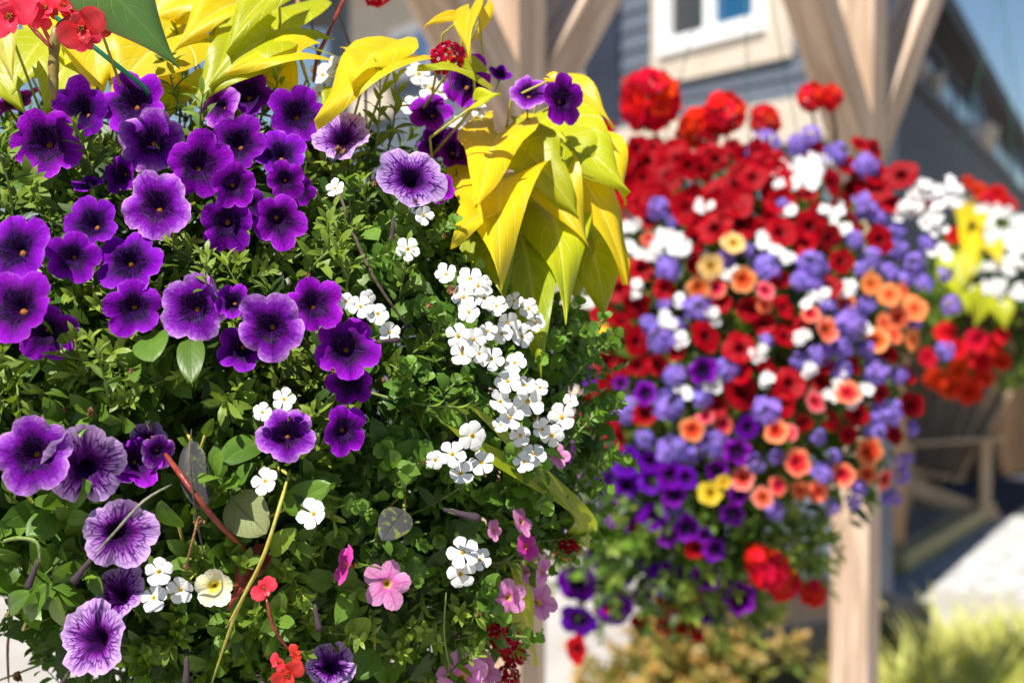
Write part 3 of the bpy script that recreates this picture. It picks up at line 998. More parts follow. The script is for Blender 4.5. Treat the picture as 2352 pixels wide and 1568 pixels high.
for pp in (p1_, p2):
    bar(perg, 'beam', pp + Zv * (TOP + .07) - ax1 * .5, pp + Zv * (TOP + .07) + ax1 * .5, .09, .14, M['cedar'], side=ax0)
bar(perg, 'beam', p1_ + Zv * (TOP + .21) - row * 3.0, p2 + Zv * (TOP + .21) + row * 1.2, .09, .14, M['cedar'], side=Zv.cross(row))

# short orange post, garden chair, fence, dark box
q = ground_at(2048, 1300)
sp = thing('fence_post', q, 'short orange brown post at the end of the timber board', 'post')
bar(sp, 'shaft', q, q + Zv * 1.15, .105, .105, M['cedar_orange'], .5)
b = MB(); b.box((0, 0, 0), (.13, .13, .025)); put(b.mesh('cap', M['cedar_orange'], smooth=False), 'cap', sp, q + Zv * 1.165, Matrix.Rotation(.5, 3, 'Z'))

ck = ground_at(2092, 1200)
chair = thing('garden_chair', ck, 'pale slatted wooden garden chair with broad arms standing by the fence', 'chair')
yc = math.radians(205)      # facing direction
fx = Vector((math.cos(yc), math.sin(yc), 0)); fy = Zv.cross(fx)


def cp(a, b_, c): return ck + fx * a + fy * b_ + Zv * c


for i in range(5):
    t = (i - 2) / 2
    bar(chair, 'back_slat', cp(-.20, t * .19, .34), cp(-.52, t * .30, .98 - abs(t) * .10), .022, .105, M['chair'], side=fx)
for i in range(5):
    x0 = .30 - i * .115
    bar(chair, 'seat_slat', cp(x0, -.27, .40 - i * .022), cp(x0, .27, .40 - i * .022), .10, .022, M['chair'], side=fx)
for s in (-1, 1):
    bar(chair, 'arm', cp(.42, s * .34, .58), cp(-.40, s * .34, .58), .15, .024, M['chair'], side=fy)
    bar(chair, 'leg', cp(.30, s * .29, 0), cp(.30, s * .29, .568), .10, .03, M['chair'], side=fx)
    bar(chair, 'leg', cp(.34, s * .255, .33), cp(-.50, s * .255, .02), .03, .11, M['chair'], side=fy)
    bar(chair, 'leg', cp(-.34, s * .31, 0.06), cp(-.34, s * .31, .568), .09, .028, M['chair'], side=fx)

f0 = ground_at(2040, 1135); f1 = f0 + Vector((.80, .60, 0)).normalized() * 6
fdir = (f1 - f0).normalized(); fn = Vector((fdir.y, -fdir.x, 0))
fence = thing('fence', f0, 'dark brown board fence in the shade behind the garden chair', 'fence')
fb = MB(); fb.box((0, 0, .77), (.135, .02, 1.5)); fme = fb.mesh('board', M['fence'], smooth=False)
rotf = Matrix((fdir, -fn, Zv)).transposed()
for i in range(40):
    put(fme, 'board', fence, f0 + fdir * (.15 * i) + Zv * R.uniform(-.02, .02) + fn * R.uniform(-.004, .004), rotf)
for z in (.3, 1.3):
    bar(fence, 'rail', f0 - fn * .04 + Zv * z, f1 - fn * .04 + Zv * z, .04, .09, M['fence'], side=fn)

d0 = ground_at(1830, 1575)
pl = thing('low_box', d0, 'low dark box standing behind the post', 'low_box')  # dark box set where a dark patch lies on the ground
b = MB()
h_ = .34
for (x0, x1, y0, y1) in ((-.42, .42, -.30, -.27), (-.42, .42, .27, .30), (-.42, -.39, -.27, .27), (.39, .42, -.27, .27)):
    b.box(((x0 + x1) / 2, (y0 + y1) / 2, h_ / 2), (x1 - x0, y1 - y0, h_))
put(b.mesh('body', M['box_dark'], smooth=False), 'body', pl, d0, Matrix.Rotation(.55, 3, 'Z'))
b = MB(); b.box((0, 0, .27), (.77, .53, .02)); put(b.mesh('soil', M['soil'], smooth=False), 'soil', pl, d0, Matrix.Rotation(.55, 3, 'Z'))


# grasses
def grass(loc, n, hgt, spread, label):
    t = thing('grass_clump', loc, label, 'grass clump', 'yellow green grass clumps beside the paving')
    b = MB()
    for i in range(n):
        az = R.uniform(0, 6.28); L = hgt * R.uniform(.6, 1.15)
        vs, fs, a = leaf_grid(L, .017, 'blade', 5, 1, .2, R.uniform(.5, 1.9))
        op = R.uniform(.05, .75)
        y = Vector((math.cos(az) * math.sin(op), math.sin(az) * math.sin(op), math.cos(op)))
        out = Vector((math.cos(az), math.sin(az), 0))
        z = Zv - y * y.z
        z.normalize()
        rot = Matrix((y.cross(z), y, z)).transposed()
        b.add(xf(vs, rot, (out.x * R.uniform(0, spread), out.y * R.uniform(0, spread), 0)), fs, 0, a)
    put(b.mesh('blades', M['grass']), 'blades', t, loc, kind='stuff')


for u, v, n, hh, sp_ in ((2180, 1570, 420, .36, .14), (2340, 1575, 420, .38, .14), (2120, 1600, 420, .42, .12), (2290, 1640, 420, .45, .14), (2200, 1720, 420, .45, .14), (2420, 1590, 300, .42, .12), (2380, 1740, 300, .45, .14), (2070, 1690, 260, .36, .1)):
    grass(ground_at(u, v), n, hh, sp_, 'arching yellow green ornamental grass clump beside the pale paving')


def shrub(loc, n, rad, hgt, label):
    t = thing('shrub', loc, label, 'shrub', 'orange and green leaved low shrubs')
    for i in range(n):
        th = R.uniform(0, 6.28); ph_ = math.acos(R.uniform(0, 1)); k = R.uniform(.55, 1)
        d = Vector((math.sin(ph_) * math.cos(th), math.sin(ph_) * math.sin(th), math.cos(ph_)))
        me = cached(('shrub', i % 4), lambda: shoot_mesh('shrub_shoot', [M['leaf_shrub'], M['stem_olive']], 12, .5, .3, .55, 'oval'))
        p = loc + Vector((d.x * rad * k, d.y * rad * k, d.z * hgt * k + .02))
        put(me, 'shoot', t, p, basis((d + Zv * .5 + Vector((R.uniform(-.4, .4), R.uniform(-.4, .4), 0)))), R.uniform(.10, .17))
    b = MB()
    for i in range(7):
        th = R.uniform(0, 6.28)
        b.tube([(0, 0, 0), (math.cos(th) * rad * .3, math.sin(th) * rad * .3, hgt * .5), (math.cos(th) * rad * .6, math.sin(th) * rad * .6, hgt * .8)], [.008, .006, .003], 5)
    put(b.mesh('stems', M['stem_olive']), 'stems', t, loc)


shrub(ground_at(1640, 1600), 70, .25, .34, 'low shrub with orange and lime leaves below the hanging basket')
shrub(ground_at(1500, 1650), 60, .26, .16, 'spreading orange leaved shrub low on the paving')
shrub(ground_at(1740, 1640), 50, .26, .30, 'orange and dark green shrub against the dark box')


# ------------------------------------------------------------------ hanging baskets
class Blob:
    def __init__(s, c, rx, ry, zu, zd):
        s.c = c; s.rx = rx; s.ry = ry; s.zu = zu; s.zd = zd

    def depth(s, u, v):
        r = ray(u, v)
        o = CAM - s.c
        best = None
        for zr in (s.zu, s.zd):
            k = Vector((1 / s.rx, 1 / s.ry, 1 / zr))
            d_ = Vector((r.x * k.x, r.y * k.y, r.z * k.z)); e = Vector((o.x * k.x, o.y * k.y, o.z * k.z))
            A = d_.dot(d_); B = e.dot(d_); C = e.dot(e) - 1
            disc = B * B - A * C
            t = (-B - math.sqrt(disc)) / A if disc > 0 else -B / A
            z = (CAM + r * t).z - s.c.z
            if (z >= 0) == (zr == s.zu):
                best = t
        if best is None:
            best = (s.c - CAM).dot(FWD)
        return best

    def surf(s, d):
        zr = s.zu if d.z > 0 else s.zd
        k = 1 / math.sqrt((d.x / s.rx) ** 2 + (d.y / s.ry) ** 2 + (d.z / zr) ** 2)
        p = d * k
        n = Vector((p.x / s.rx ** 2, p.y / s.ry ** 2, p.z / zr ** 2)).normalized()
        return s.c + p, n


def basket(blob, hookz, label, r_top=.17, lean=(0, 0)):
    c = blob.c
    top = c + Zv * blob.zu * .25
    root = thing('hanging_basket', top - Zv * r_top * 1.0, label, 'hanging basket', 'hanging flower baskets')
    b = MB()
    prof_ = [(.35, -.92), (.62, -.78), (.82, -.5), (.95, -.2), (1.0, 0)]
    n = 28
    vs = []
    for rr, zz in prof_:
        for k in range(n):
            a = 2 * math.pi * k / n
            vs.append((rr * r_top * math.cos(a), rr * r_top * math.sin(a), zz * r_top))
    fs = [(i * n + k, i * n + (k + 1) % n, (i + 1) * n + (k + 1) % n, (i + 1) * n + k) for i in range(len(prof_) - 1) for k in range(n)]
    fs.append(tuple(range(n - 1, -1, -1)))
    b.add(vs, fs)
    put(b.mesh('liner', M['coir']), 'liner', root, top)
    b = MB(); b.add([(r_top * .97 * math.cos(2 * math.pi * k / n), r_top * .97 * math.sin(2 * math.pi * k / n), -.012) for k in range(n)], [tuple(range(n))])
    put(b.mesh('soil', M['soil'], smooth=False), 'soil', root, top)
    b = MB(); b.tube([(r_top * 1.01 * math.cos(2 * math.pi * k / n), r_top * 1.01 * math.sin(2 * math.pi * k / n), 0) for k in range(n + 1)], .004, 6)
    put(b.mesh('rim', M['wire_green']), 'rim', root, top)
    return root, top


C1 = Blob(P(430, 900, .95), .275, .20, .205, .27)
C2 = Blob(P(1690, 800, 1.98), .235, .22, .285, .37)
C3 = Blob(P(2290, 690, 3.05), .215, .21, .20, .18)
C2b = Blob(P(1560, 1190, 1.95), .19, .16, .17, .17)
FL = []     # projected flower discs (u, v, radius, depth) so that shoots stay behind them


def place(plant, blob, kind, u, v, px, tx=0.0, ty=0.15, off=.012, near=True, **kw):
    d = blob.depth(u, v) - off
    rad = px / 2 * d / F
    n = facing(tx + R.uniform(-.2, .2), ty + R.uniform(-.15, .2))
    pos = P(u, v, d)
    FL.append((u, v, px / 2, d))
    return flower(plant, kind, pos, n, rad, near=near, **kw)


b1, top1 = basket(C1, 2.6, 'hanging basket brimming with violet petunias, white bacopa and lime leaves', r_top=.13)
b2, top2 = basket(C2, 2.6, 'hanging basket of red petunias, lilac verbena and coral flowers beside the post')
b3, top3 = basket(C3, 2.6, 'hanging basket of white and red flowers beyond the post', r_top=.15)

# hanger wires: three from the rim to a hook, a rod from the hook up to the beam
def wire(bk, pts, mat, rad, name='hanger_wire'):
    b = MB(); b.tube(pts, rad, 6)
    b.v = [np.asarray(v) - np.array(bk.location) for v in b.v]
    return put(b.mesh(name, M[mat]), name, bk, bk.location)


hk1 = P(640, -300, .98)
ends1 = [P(745, 196, 1.0), P(840, 190, 1.02), P(560, 200, 1.08)]
for e in ends1:
    wire(b1, [e - Zv * .06, e, e.lerp(hk1, .5), hk1], 'wire_dark', .0011)
wire(b1, [P(60, -12, .84), P(190, 88, .83), P(330, 200, .82), P(400, 300, .86)], 'wire_green', .0017, 'support_wire')
for bk, tp, hz, rt in ((b2, top2, .62, .17), (b3, top3, .62, .15)):
    hk = tp + Zv * hz
    for a in (.5, 2.6, 4.7):
        e = tp + Vector((math.cos(a) * rt, math.sin(a) * rt, 0))
        wire(bk, [e, e.lerp(hk, .5), hk], 'wire_green', .0008)
for bk, hk in ((b1, hk1), (b2, top2 + Zv * .62), (b3, top3 + Zv * .62)):
    wire(bk, [hk, hk + Zv * .05, hk + Vector((.018, 0, .075)), hk + Vector((0, 0, .10)), hk + Vector((-.018, 0, .08))], 'wire_dark', .003, 'hook')
    wire(bk, [hk + Vector((0, 0, .1)), hk + Vector((0, 0, .5)), Vector((hk.x, hk.y, TOP + .2))], 'wire_dark', .0022, 'hanger_rod')
    tt = (Vector((hk.x, hk.y, 0)) - p1_).dot(row)
    wire(bk, [Vector((hk.x, hk.y, TOP + .2)), p1_ + row * tt + Zv * (TOP + .2)], 'wire_dark', .005, 'hanger_arm')

# ---------------- plants of the first basket
G1 = 'plants in the violet petunia basket'
pv_ = thing('petunia_plant', top1, 'small flowered violet petunia plant with black throats and yellow stamens', 'petunia')
pn_ = thing('petunia_plant', top1 + Vector((-.03, -.03, 0)), 'lavender petunia plant with dark purple veined petals', 'petunia')
pk_ = thing('petunia_plant', top1 + Vector((.06, -.03, 0)), 'small flowered pink petunia plant trailing at the basket bottom', 'petunia')
cr_ = thing('petunia_plant', top1 + Vector((.0, -.06, 0)), 'cream petunia plant with a single pale yellow flower beside white bacopa', 'petunia')
bc_ = thing('bacopa_plant', top1 + Vector((.09, -.02, 0)), 'white bacopa plant spilling small flowers beneath the lime leaves', 'bacopa')
sw_ = thing('sweet_potato_vine', top1 + Vector((.08, .03, 0)), 'lime yellow sweet potato vine with heart shaped leaves over violet petunias', 'vine')
bg_ = thing('begonia_plant', top1 + Vector((-.10, .0, 0)), 'coral red begonia plant with glossy red edged leaf', 'begonia')
ge_ = thing('geranium_plant', top1 + Vector((.02, .06, 0)), 'red geranium plant rising behind the lime leaves', 'geranium')
vb_ = thing('verbena_plant', top1 + Vector((.10, .02, 0)), 'dark red verbena plant with small clusters of florets', 'verbena')

VI = [  # u, v, diameter, tilt x, tilt y, kind, forward offset
    (107, 328, 186, -.05, .12, 'v', .022), (188, 256, 146, -.35, .2, 'v', .012), (303, 236, 166, 0, .25, 'v', .020),
    (38, 236, 120, -.3, 1.3, 'v', .01), (165, 196, 74, -.6, .6, 'v', .0), (350, 322, 160, .15, .05, 'q', .010),
    (455, 380, 160, .05, .15, 'v', .026), (570, 217, 126, .05, .1, 'v', .022), (684, 264, 152, .45, .05, 'v', .018),
    (505, 245, 100, -.7, .25, 'q', .004), (547, 330, 150, -.1, .05, 'v', .012), (645, 355, 124, .1, .25, 'v', .01),
    (655, 415, 96, .1, -.3, 'v', .016), (278, 400, 100, -.2, -.2, 'v', -.01), (205, 424, 78, -.1, .7, 'v', .0),
    (360, 472, 182, 0, .12, 'q', .026), (538, 425, 120, .5, .0, 'v', .030), (522, 512, 146, -.05, -.15, 'v', .010),
    (640, 505, 128, .3, -.35, 'v', .012), (212, 514, 142, -.05, .12, 'v', .020), (167, 590, 128, -.05, .0, 'v', .026),
    (297, 602, 166, .05, .12, 'v', .014), (36, 572, 180, -.15, .2, 'v', .045), (40, 704, 192, -.1, .15, 'v', .055),
    (108, 762, 144, .1, -.15, 'v', .020), (308, 706, 136, 0, -.15, 'v', .020), (447, 706, 168, .05, .12, 'q', .018),
    (536, 692, 94, .05, .25, 'v', .024), (620, 752, 172, .05, .05, 'q', .030), (555, 798, 124, -.1, -.1, 'v', .006),
    (720, 698, 140, .15, .1, 'v', .034), (796, 800, 156, .05, .12, 'v', .026), (805, 880, 122, .1, -.4, 'v', .010),
    (660, 997, 144, .05, .12, 'q', .026), (790, 990, 126, .45, 0, 'v', .022), (78, 1042, 188, .0, .1, 'q', .040),
    (312, 1058, 128, .2, 0, 'v', .010), (362, 1036, 84, .6, .1, 'q', .012), (1070, 190, 124, 0, .55, 'v', .02),
    (988, 258, 104, -.2, .1, 'v', .016), (1044, 348, 94, .3, .15, 'v', .022), (1000, 328, 84, -.3, .3, 'v', .012),
    (1294, 230, 124, .55, .1, 'v', .03), (1216, 212, 104, .2, .5, 'q', .02), (1150, 170, 56, .3, .7, 'v', .01),
    (880, 560, 10, 0, 0, 'x', 0), (1012, 430, 70, .2, -.5, 'v', .004), (575, 470, 80, 0, -.2, 'v', -.006), (690, 440, 70, .3, 0, 'v', -.004),
]
for u, v, px, tx, ty, k, off in VI:
    if k == 'x': continue
    place(pv_, C1, 'violet' if k == 'v' else 'violet_pale', u, v, px * .97, tx, ty, off, cup=None)
for u, v, px, tx, ty, off in ((196, 1068, 184, .15, .1, .026), (272, 1224, 160, .35, .12, .028), (272, 1365, 150, -.35, .75, .02), (222, 1468, 180, -.55, .35, .04),
                              (945, 410, 164, .1, .2, .03), (785, 318, 140, .1, .75, .018), (758, 1530, 120, .35, .8, .02), (340, 1010, 90, .4, .3, .0)):
    place(pn_, C1, 'veined', u, v, px * 1.03, tx, ty, off)
for u, v, px, tx, ty, k, off in ((890, 1340, 112, 0, .1, 'pink', .03), (795, 1296, 96, -1.6, .1, 'magenta', .03), (1062, 1556, 116, 0, .3, 'pink', .03),
                                 (1208, 1255, 66, .9, .1, 'magenta', .02), (1198, 1198, 70, 1.3, .1, 'pink', .02), (1246, 1312, 74, 1.5, .3, 'pink', .03), (1238, 1384, 84, .8, .5, 'pink', .03),
                                 (1168, 1372, 80, .4, .2, 'pink', .01), (1118, 1540, 86, 1.5, .3, 'pink', .02), (1135, 1216, 50, 1.0, 0, 'pink', 0), (1280, 1046, 56, .6, 0, 'pink', .0), (1205, 1310, 60, 1.2, 0, 'pink', .0)):
    place(pk_, C1, k, u, v, px, tx, ty, off)
place(cr_, C1, 'cream', 492, 1346, 92, .25, .1, .03)

BC = [(937, 572, 58), (828, 703, 60), (868, 720, 60), (795, 692, 46), (845, 684, 44), (1080, 640, 66), (1064, 682, 62), (1112, 684, 54), (1076, 716, 58), (1098, 656, 50), (1052, 772, 64), (1088, 778, 60),
      (1062, 812, 62), (1100, 812, 50), (1140, 702, 56), (1166, 742, 60), (1214, 708, 52), (1200, 772, 60), (1152, 766, 54), (1130, 824, 60), (1182, 832, 60), (1166, 874, 70), (1206, 884, 54), (1150, 922, 62),
      (1212, 922, 78), (1172, 958, 60), (1290, 958, 72), (1268, 1000, 62), (1226, 1042, 66), (1204, 1060, 52), (1086, 1000, 78), (1040, 1042, 66), (1106, 1062, 62), (1058, 1086, 62), (1000, 1056, 50), (1064, 1268, 76),
      (1058, 1318, 74), (1102, 1284, 60), (608, 1104, 70), (720, 1180, 78), (365, 1312, 72), (352, 1372, 76), (414, 1354, 72), (652, 916, 56), (602, 946, 50), (895, 762, 54), (972, 494, 48), (1024, 630, 54), (962, 170, 62),
      (990, 202, 60), (942, 242, 52), (1100, 252, 44), (742, 172, 66), (776, 150, 60), (850, 150, 56), (734, 214, 50), (1050, 288, 48), (1008, 212, 50), (770, 432, 50), (1310, 920, 40), (1240, 890, 46), (1245, 985, 50), (1195, 1000, 56), (1150, 975, 44), (1110, 650, 44), (1230, 740, 50), (1180, 690, 46), (1120, 760, 46)]
for u, v, px in BC:
    deep = 0.012 if u > 1130 and v < 790 else 0.028
    d = C1.depth(u, v) - deep - R.uniform(0, .008)
    if v < 300: d = C1.depth(u, max(v, 200)) - .0
    rad = px / 2 * d / F * 1.02
    bacopa(bc_, P(u, v, d), facing(R.uniform(-.45, .55), R.uniform(-.25, .6)), rad)
    FL.append((u, v, px / 2, d))


# sweet potato leaves: base pixel, tip pixel, width px, depth base/tip offset, colour, kind, roll
GOLD = (0.80, 0.54, 0.006); LIME = (0.40, 0.44, 0.006); YEL = (0.72, 0.54, 0.008); PALE = (0.62, 0.56, 0.12); LIME_SHADE = (0.27, 0.36, 0.01)


def big_leaf(plant, base, tip, wpx, dz=(0.02, 0.035), col=LIME, kind='heart', roll=(0, 0), blob=C1, fold=.3, bend=.5, wav=.03, back=.38, mat='leaf_lime', absd=None, name='leaf', var=None):
    d0 = (blob.depth(*base) if absd is None else absd) - dz[0]
    d1 = (blob.depth(*tip) if absd is None else absd) - dz[1]
    p0 = P(*base, d0); p1 = P(*tip, d1)
    y = p1 - p0; L = y.length; y.normalize()
    n = facing(*roll)
    z = (n - y * n.dot(y)).normalized()
    x = y.cross(z)
    wd = wpx * (d0 + d1) / 2 / F
    st = R.getstate()
    vs, fs, a = leaf_grid(L * (1 + bend * bend / 18), wd, kind, 14, 4, fold, bend, back, wav)
    b = MB(); b.add(vs, fs, 0, a)
    # the bent leaf is turned so that its tip meets the line from base to tip
    ang = bend / 2
    rot = Matrix((x, y, z)).transposed() @ Matrix.Rotation(ang, 3, 'X')
    # petiole
    pet = Vector((0, 0, 0))
    o = put(b.mesh('vine_leaf', M[mat]), name, plant, p0, rot, 1.0, col)
    inner = blob.c + Zv * .08
    q0 = wm(o).inverted() @ (p0 + (inner - p0).normalized() * .035 - Zv * .03 + Vector((0, .02, 0)))
    b2 = MB()
    mid = q0 * .5 + Vector((0, -.01, .012))
    b2.tube([Vector((0, 0, -.001)), mid, q0], .0009, 5)
    put(b2.mesh('petiole', M['stem_yellow']), 'petiole', o, local=True)
    FL.append(((base[0] + tip[0]) / 2, (base[1] + tip[1]) / 2, min(wpx, math.hypot(base[0] - tip[0], base[1] - tip[1])) * .42, (d0 + d1) / 2))
    return o


LV = [
    ((1142, 312), (1098, 470), 200, (.035, .06), GOLD, 'ivy', (-.1, .5), .25, .3),
    ((1150, 400), (1148, 648), 270, (.01, .045), YEL, 'heart', (-.05, .35), .25, .8),
    ((868, 118), (808, 190), 190, (.0, .05), YEL, 'ivy', (-.1, 1.6), .3, .3),
    ((905, 135), (722, 278), 210, (.0, .06), YEL, 'heart', (-.2, .9), .35, .4),
    ((690, 120), (520, 168), 130, (.0, .03), YEL, 'heart', (.1, .9), .3, .5),
    ((1062, 42), (974, 60), 52, (-.02, .0), GOLD, 'heart', (.0, .6), .5, .9),
    ((1080, 24), (1076, 138), 74, (-.02, .02), YEL, 'heart', (-.5, .3), .6, .4),
    ((1112, 18), (1096, 94), 46, (-.04, -.03), GOLD, 'heart', (.8, .3), .6, .5),
    ((1090, 168), (960, 150), 100, (.0, .02), LIME, 'heart', (0, .8), .35, .4),
    ((1240, 300), (1446, 440), 270, (-.01, .02), LIME, 'heart', (.3, .65), .3, .8),
    ((1250, 385), (1352, 566), 150, (.02, .05), YEL, 'heart', (.0, .5), .35, .5),
    ((1330, 400), (1440, 652), 130, (.0, .02), GOLD, 'heart', (.4, .4), .4, .7),
    ((1216, 352), (1330, 500), 170, (.03, .045), LIME, 'ivy', (.0, .55), .35, .5),
    ((1262, 480), (1300, 742), 190, (.0, .04), LIME, 'heart', (.15, .25), .3, .7),
    ((1380, 470), (1442, 640), 90, (-.02, .0), YEL, 'heart', (.5, .4), .4, .6),
    ((1110, 490), (1036, 562), 110, (.015, .03), YEL, 'heart', (.0, .6), .3, .5),
    ((1196, 540), (1244, 862), 190, (-.02, .01), LIME_SHADE, 'heart', (.1, .1), .3, .8),
    ((1345, 540), (1392, 742), 170, (-.03, .0), LIME, 'heart', (.3, .2), .3, .7),
    ((1312, 192), (1410, 292), 66, (-.05, -.03), GOLD, 'heart', (.2, .8), .5, .7),
    ((1265, 180), (1300, 200), 40, (-.03, -.03), GOLD, 'heart', (.2, .8), .5, .7),
    ((1098, 232), (1150, 214), 56, (.02, .03), LIME, 'heart', (-.3, .6), .7, .4),
    ((1370, 340), (1440, 470), 130, (-.04, -.02), YEL, 'heart', (.5, .5), .4, .6),
    ((1130, 420), (1075, 540), 120, (-.005, .01), LIME_SHADE, 'heart', (-.2, .3), .3, .6),
    ((1120, 540), (1160, 690), 150, (-.02, .0), LIME_SHADE, 'heart', (0, .2), .3, .6),
    ((1290, 560), (1330, 700), 150, (-.03, -.02), LIME_SHADE, 'heart', (.2, .2), .3, .6),
    ((1300, 330), (1380, 420), 150, (.01, .02), LIME, 'heart', (.2, .9), .3, .5),
    ((1186, 1050), (1356, 1258), 100, (.012, .0), LIME_SHADE, 'heart', (.5, .3), .35, .5),
    ((1186, 1376), (1230, 1530), 76, (.0, .0), LIME, 'heart', (.5, .2), .4, .4),
    # upper left, behind the begonia
    ((640, -20), (520, 120), 170, (-.02, .02), LIME, 'ivy', (-.2, .6), .55, .7),
    ((540, 10), (400, 120), 150, (-.03, .01), YEL, 'heart', (.2, .8), .6, .8),
    ((610, 90), (480, 200), 150, (.0, .02), LIME, 'heart', (.1, .5), .5, .6),
    ((380, 90), (240, 240), 230, (.0, .03), YEL, 'heart', (.1, .6), .3, .5),
    ((210, 60), (230, 230), 190, (-.01, .01), YEL, 'heart', (.2, .6), .3, .6),
    ((90, 100), (20, 230), 170, (-.02, .0), LIME, 'heart', (-.1, .5), .3, .6),
    ((560, 130), (440, 240), 150, (.0, .02), LIME, 'heart', (.1, .5), .3, .5),
    ((460, -30), (330, 60), 210, (-.04, -.02), YEL, 'heart', (.1, .8), .3, .6),
    ((150, 150), (100, 270), 120, (.0, .01), LIME, 'heart', (0, .5), .3, .6),
    ((620, 150), (690, 250), 120, (-.01, .0), YEL, 'heart', (.1, .7), .3, .6),
    ((-30, 150), (60, 260), 120, (-.01, .0), LIME, 'heart', (0, .5), .3, .6),
    ((420, 180), (380, 280), 120, (-.01, .0), LIME, 'heart', (0, .5), .3, .6),
    ((640, 20), (470, 190), 250, (-.08, -.03), LIME, 'heart', (-.1, .6), .25, .5),
    ((500, -40), (640, 60), 170, (-.10, -.06), LIME, 'ivy', (.2, .9), .3, .5),
    ((680, 100), (430, 108), 120, (-.02, .0), LIME, 'heart', (-.1, 1.0), .4, .4),
    ((400, 60), (250, 190), 190, (-.06, -.02), YEL, 'heart', (-.2, .5), .3, .5),
    ((300, 90), (180, 190), 150, (-.06, -.03), LIME, 'heart', (.2, .6), .3, .5),
    ((200, 100), (90, 200), 170, (-.08, -.05), YEL, 'heart', (-.2, .6), .3, .5),
    ((430, -20), (370, 70), 130, (-.08, -.06), GOLD, 'heart', (.2, .8), .3, .5),
    ((330, 165), (440, 200), 90, (-.01, .0), YEL, 'heart', (.0, .9), .4, .5),
    ((-10, 40), (30, 182), 96, (.03, .045), PALE, 'heart', (.3, .5), .6, .6),
    ((470, 30), (380, -20), 120, (-.05, -.05), PALE, 'heart', (.1, .8), .3, .5),
    ((120, 30), (60, 140), 130, (-.09, -.07), YEL, 'heart', (.1, .6), .3, .5),
    ((560, 110), (500, 230), 150, (-.05, -.03), LIME, 'heart', (-.1, .5), .3, .5),
    ((770, 215), (735, 250), 60, (.0, .01), LIME, 'heart', (0, .5), .3, .5),
    ((255, 120), (330, 200), 130, (-.04, -.03), LIME, 'heart', (.1, .5), .3, .5),
    ((60, 120), (160, 215), 120, (-.05, -.04), LIME, 'heart', (.1, .5), .3, .5),
    ((350, 20), (480, 80), 160, (-.09, -.08), YEL, 'ivy', (.1, .6), .3, .5),
]
for base, tip, wpx, dz, col, kind, roll, fold, bend in LV:
    jit = R.uniform(.9, 1.1)
    ab = None
    if base[1] < 240 and tip[1] < 290:
        ab = .86
    big_leaf(sw_, base, tip, wpx, dz, tuple(c * jit for c in col), kind, roll, fold=fold, bend=bend, absd=ab, wav=R.uniform(.03, .08), back=.62 if kind == 'ivy' else .38)

# begonia
big_leaf(bg_, (215, -60), (414, 158), 190, (.09, .075), (1, 1, 1), 'heart', (-.12, .55), fold=.25, bend=.35, mat='leaf_begonia', absd=.84, back=.2)


def stem(plant, pts, rad, mat, blob=C1, name='stem', absd=None):
    q = []
    for p in pts:
        u, v = p[0], p[1]; dz = p[2] if len(p) > 2 else .02
        q.append(P(u, v, (blob.depth(u, v) if absd is None else absd) - dz) - plant.location)
    # smooth
    out = []
    for i in range(len(q) - 1):
        a0 = q[max(i - 1, 0)]; a1 = q[i]; a2 = q[i + 1]; a3 = q[min(i + 2, len(q) - 1)]
        for k in range(4):
            t = k / 4
            out.append(.5 * ((2 * a1) + (-a0 + a2) * t + (2 * a0 - 5 * a1 + 4 * a2 - a3) * t * t + (-a0 + 3 * a1 - 3 * a2 + a3) * t ** 3))
    out.append(q[-1])
    m_ = len(out) - 1
    b = MB(); b.tube(out, [rad * .72 * min(1.0, .35 + 4 * i / m_, .45 + 2 * (m_ - i) / m_) * (1 + .10 * math.sin(i * 2.1)) for i in range(m_ + 1)], 7)
    return put(b.mesh(name, M[mat]), name, plant, plant.location)


def begonia_flower(u, v, px, d, n, roll=0.0):
    rad = px / 2 * d / F
    b = MB()
    for k, (az, L, wd, op) in enumerate(((.3, 1.1, 1.15, 1.15), (math.pi + .25, 1.1, 1.15, 1.1), (1.7, .75, .5, .7), (4.8, .75, .5, .7))):
        vs, fs, a = leaf_grid(L, wd, 'round', 6, 3, .25, .8)
        a2 = np.stack([np.full(len(a), math.cos(az)), np.full(len(a), math.sin(az)), .35 + .65 * a[:, 0]], 1)
        y = Vector((math.cos(az) * math.sin(op), math.sin(az) * math.sin(op), math.cos(op)))
        z = Zv - y * y.z; z.normalize()
        b.add(xf(vs, Matrix((y.cross(z), y, z)).transposed(), (0, 0, 0)), fs, 0, a2)
    f = put(b.mesh('begonia_flower', M['begonia']), 'flower', bg_, P(u, v, d), basis(n, roll), rad)
    b = MB()
    for i in range(9):
        az = i * 2.4; r_ = .05 + .10 * (i / 9)
        b.tube([(0, 0, .05), (math.cos(az) * r_, math.sin(az) * r_, .28)], [.025, .035], 5)
    put(b.mesh('stamens', M['stamen']), 'stamens', f, local=True)
    b = MB()
    for k in range(3):
        az = k * 2.094
        vs, fs, a = leaf_grid(.7, .5, 'wing', 5, 1, 0, .1)
        y = Vector((0, 0, -1)); z = Vector((-math.sin(az), math.cos(az), 0))
        b.add(xf(vs, Matrix((y.cross(z), y, z)).transposed(), (math.cos(az) * .12, math.sin(az) * .12, -.05)), fs, 0, np.stack([a[:, 1], a[:, 0], .5 + .5 * a[:, 0]], 1))
    put(b.mesh('ovary_wings', M['begonia']), 'ovary_wings', f, local=True)
    return f


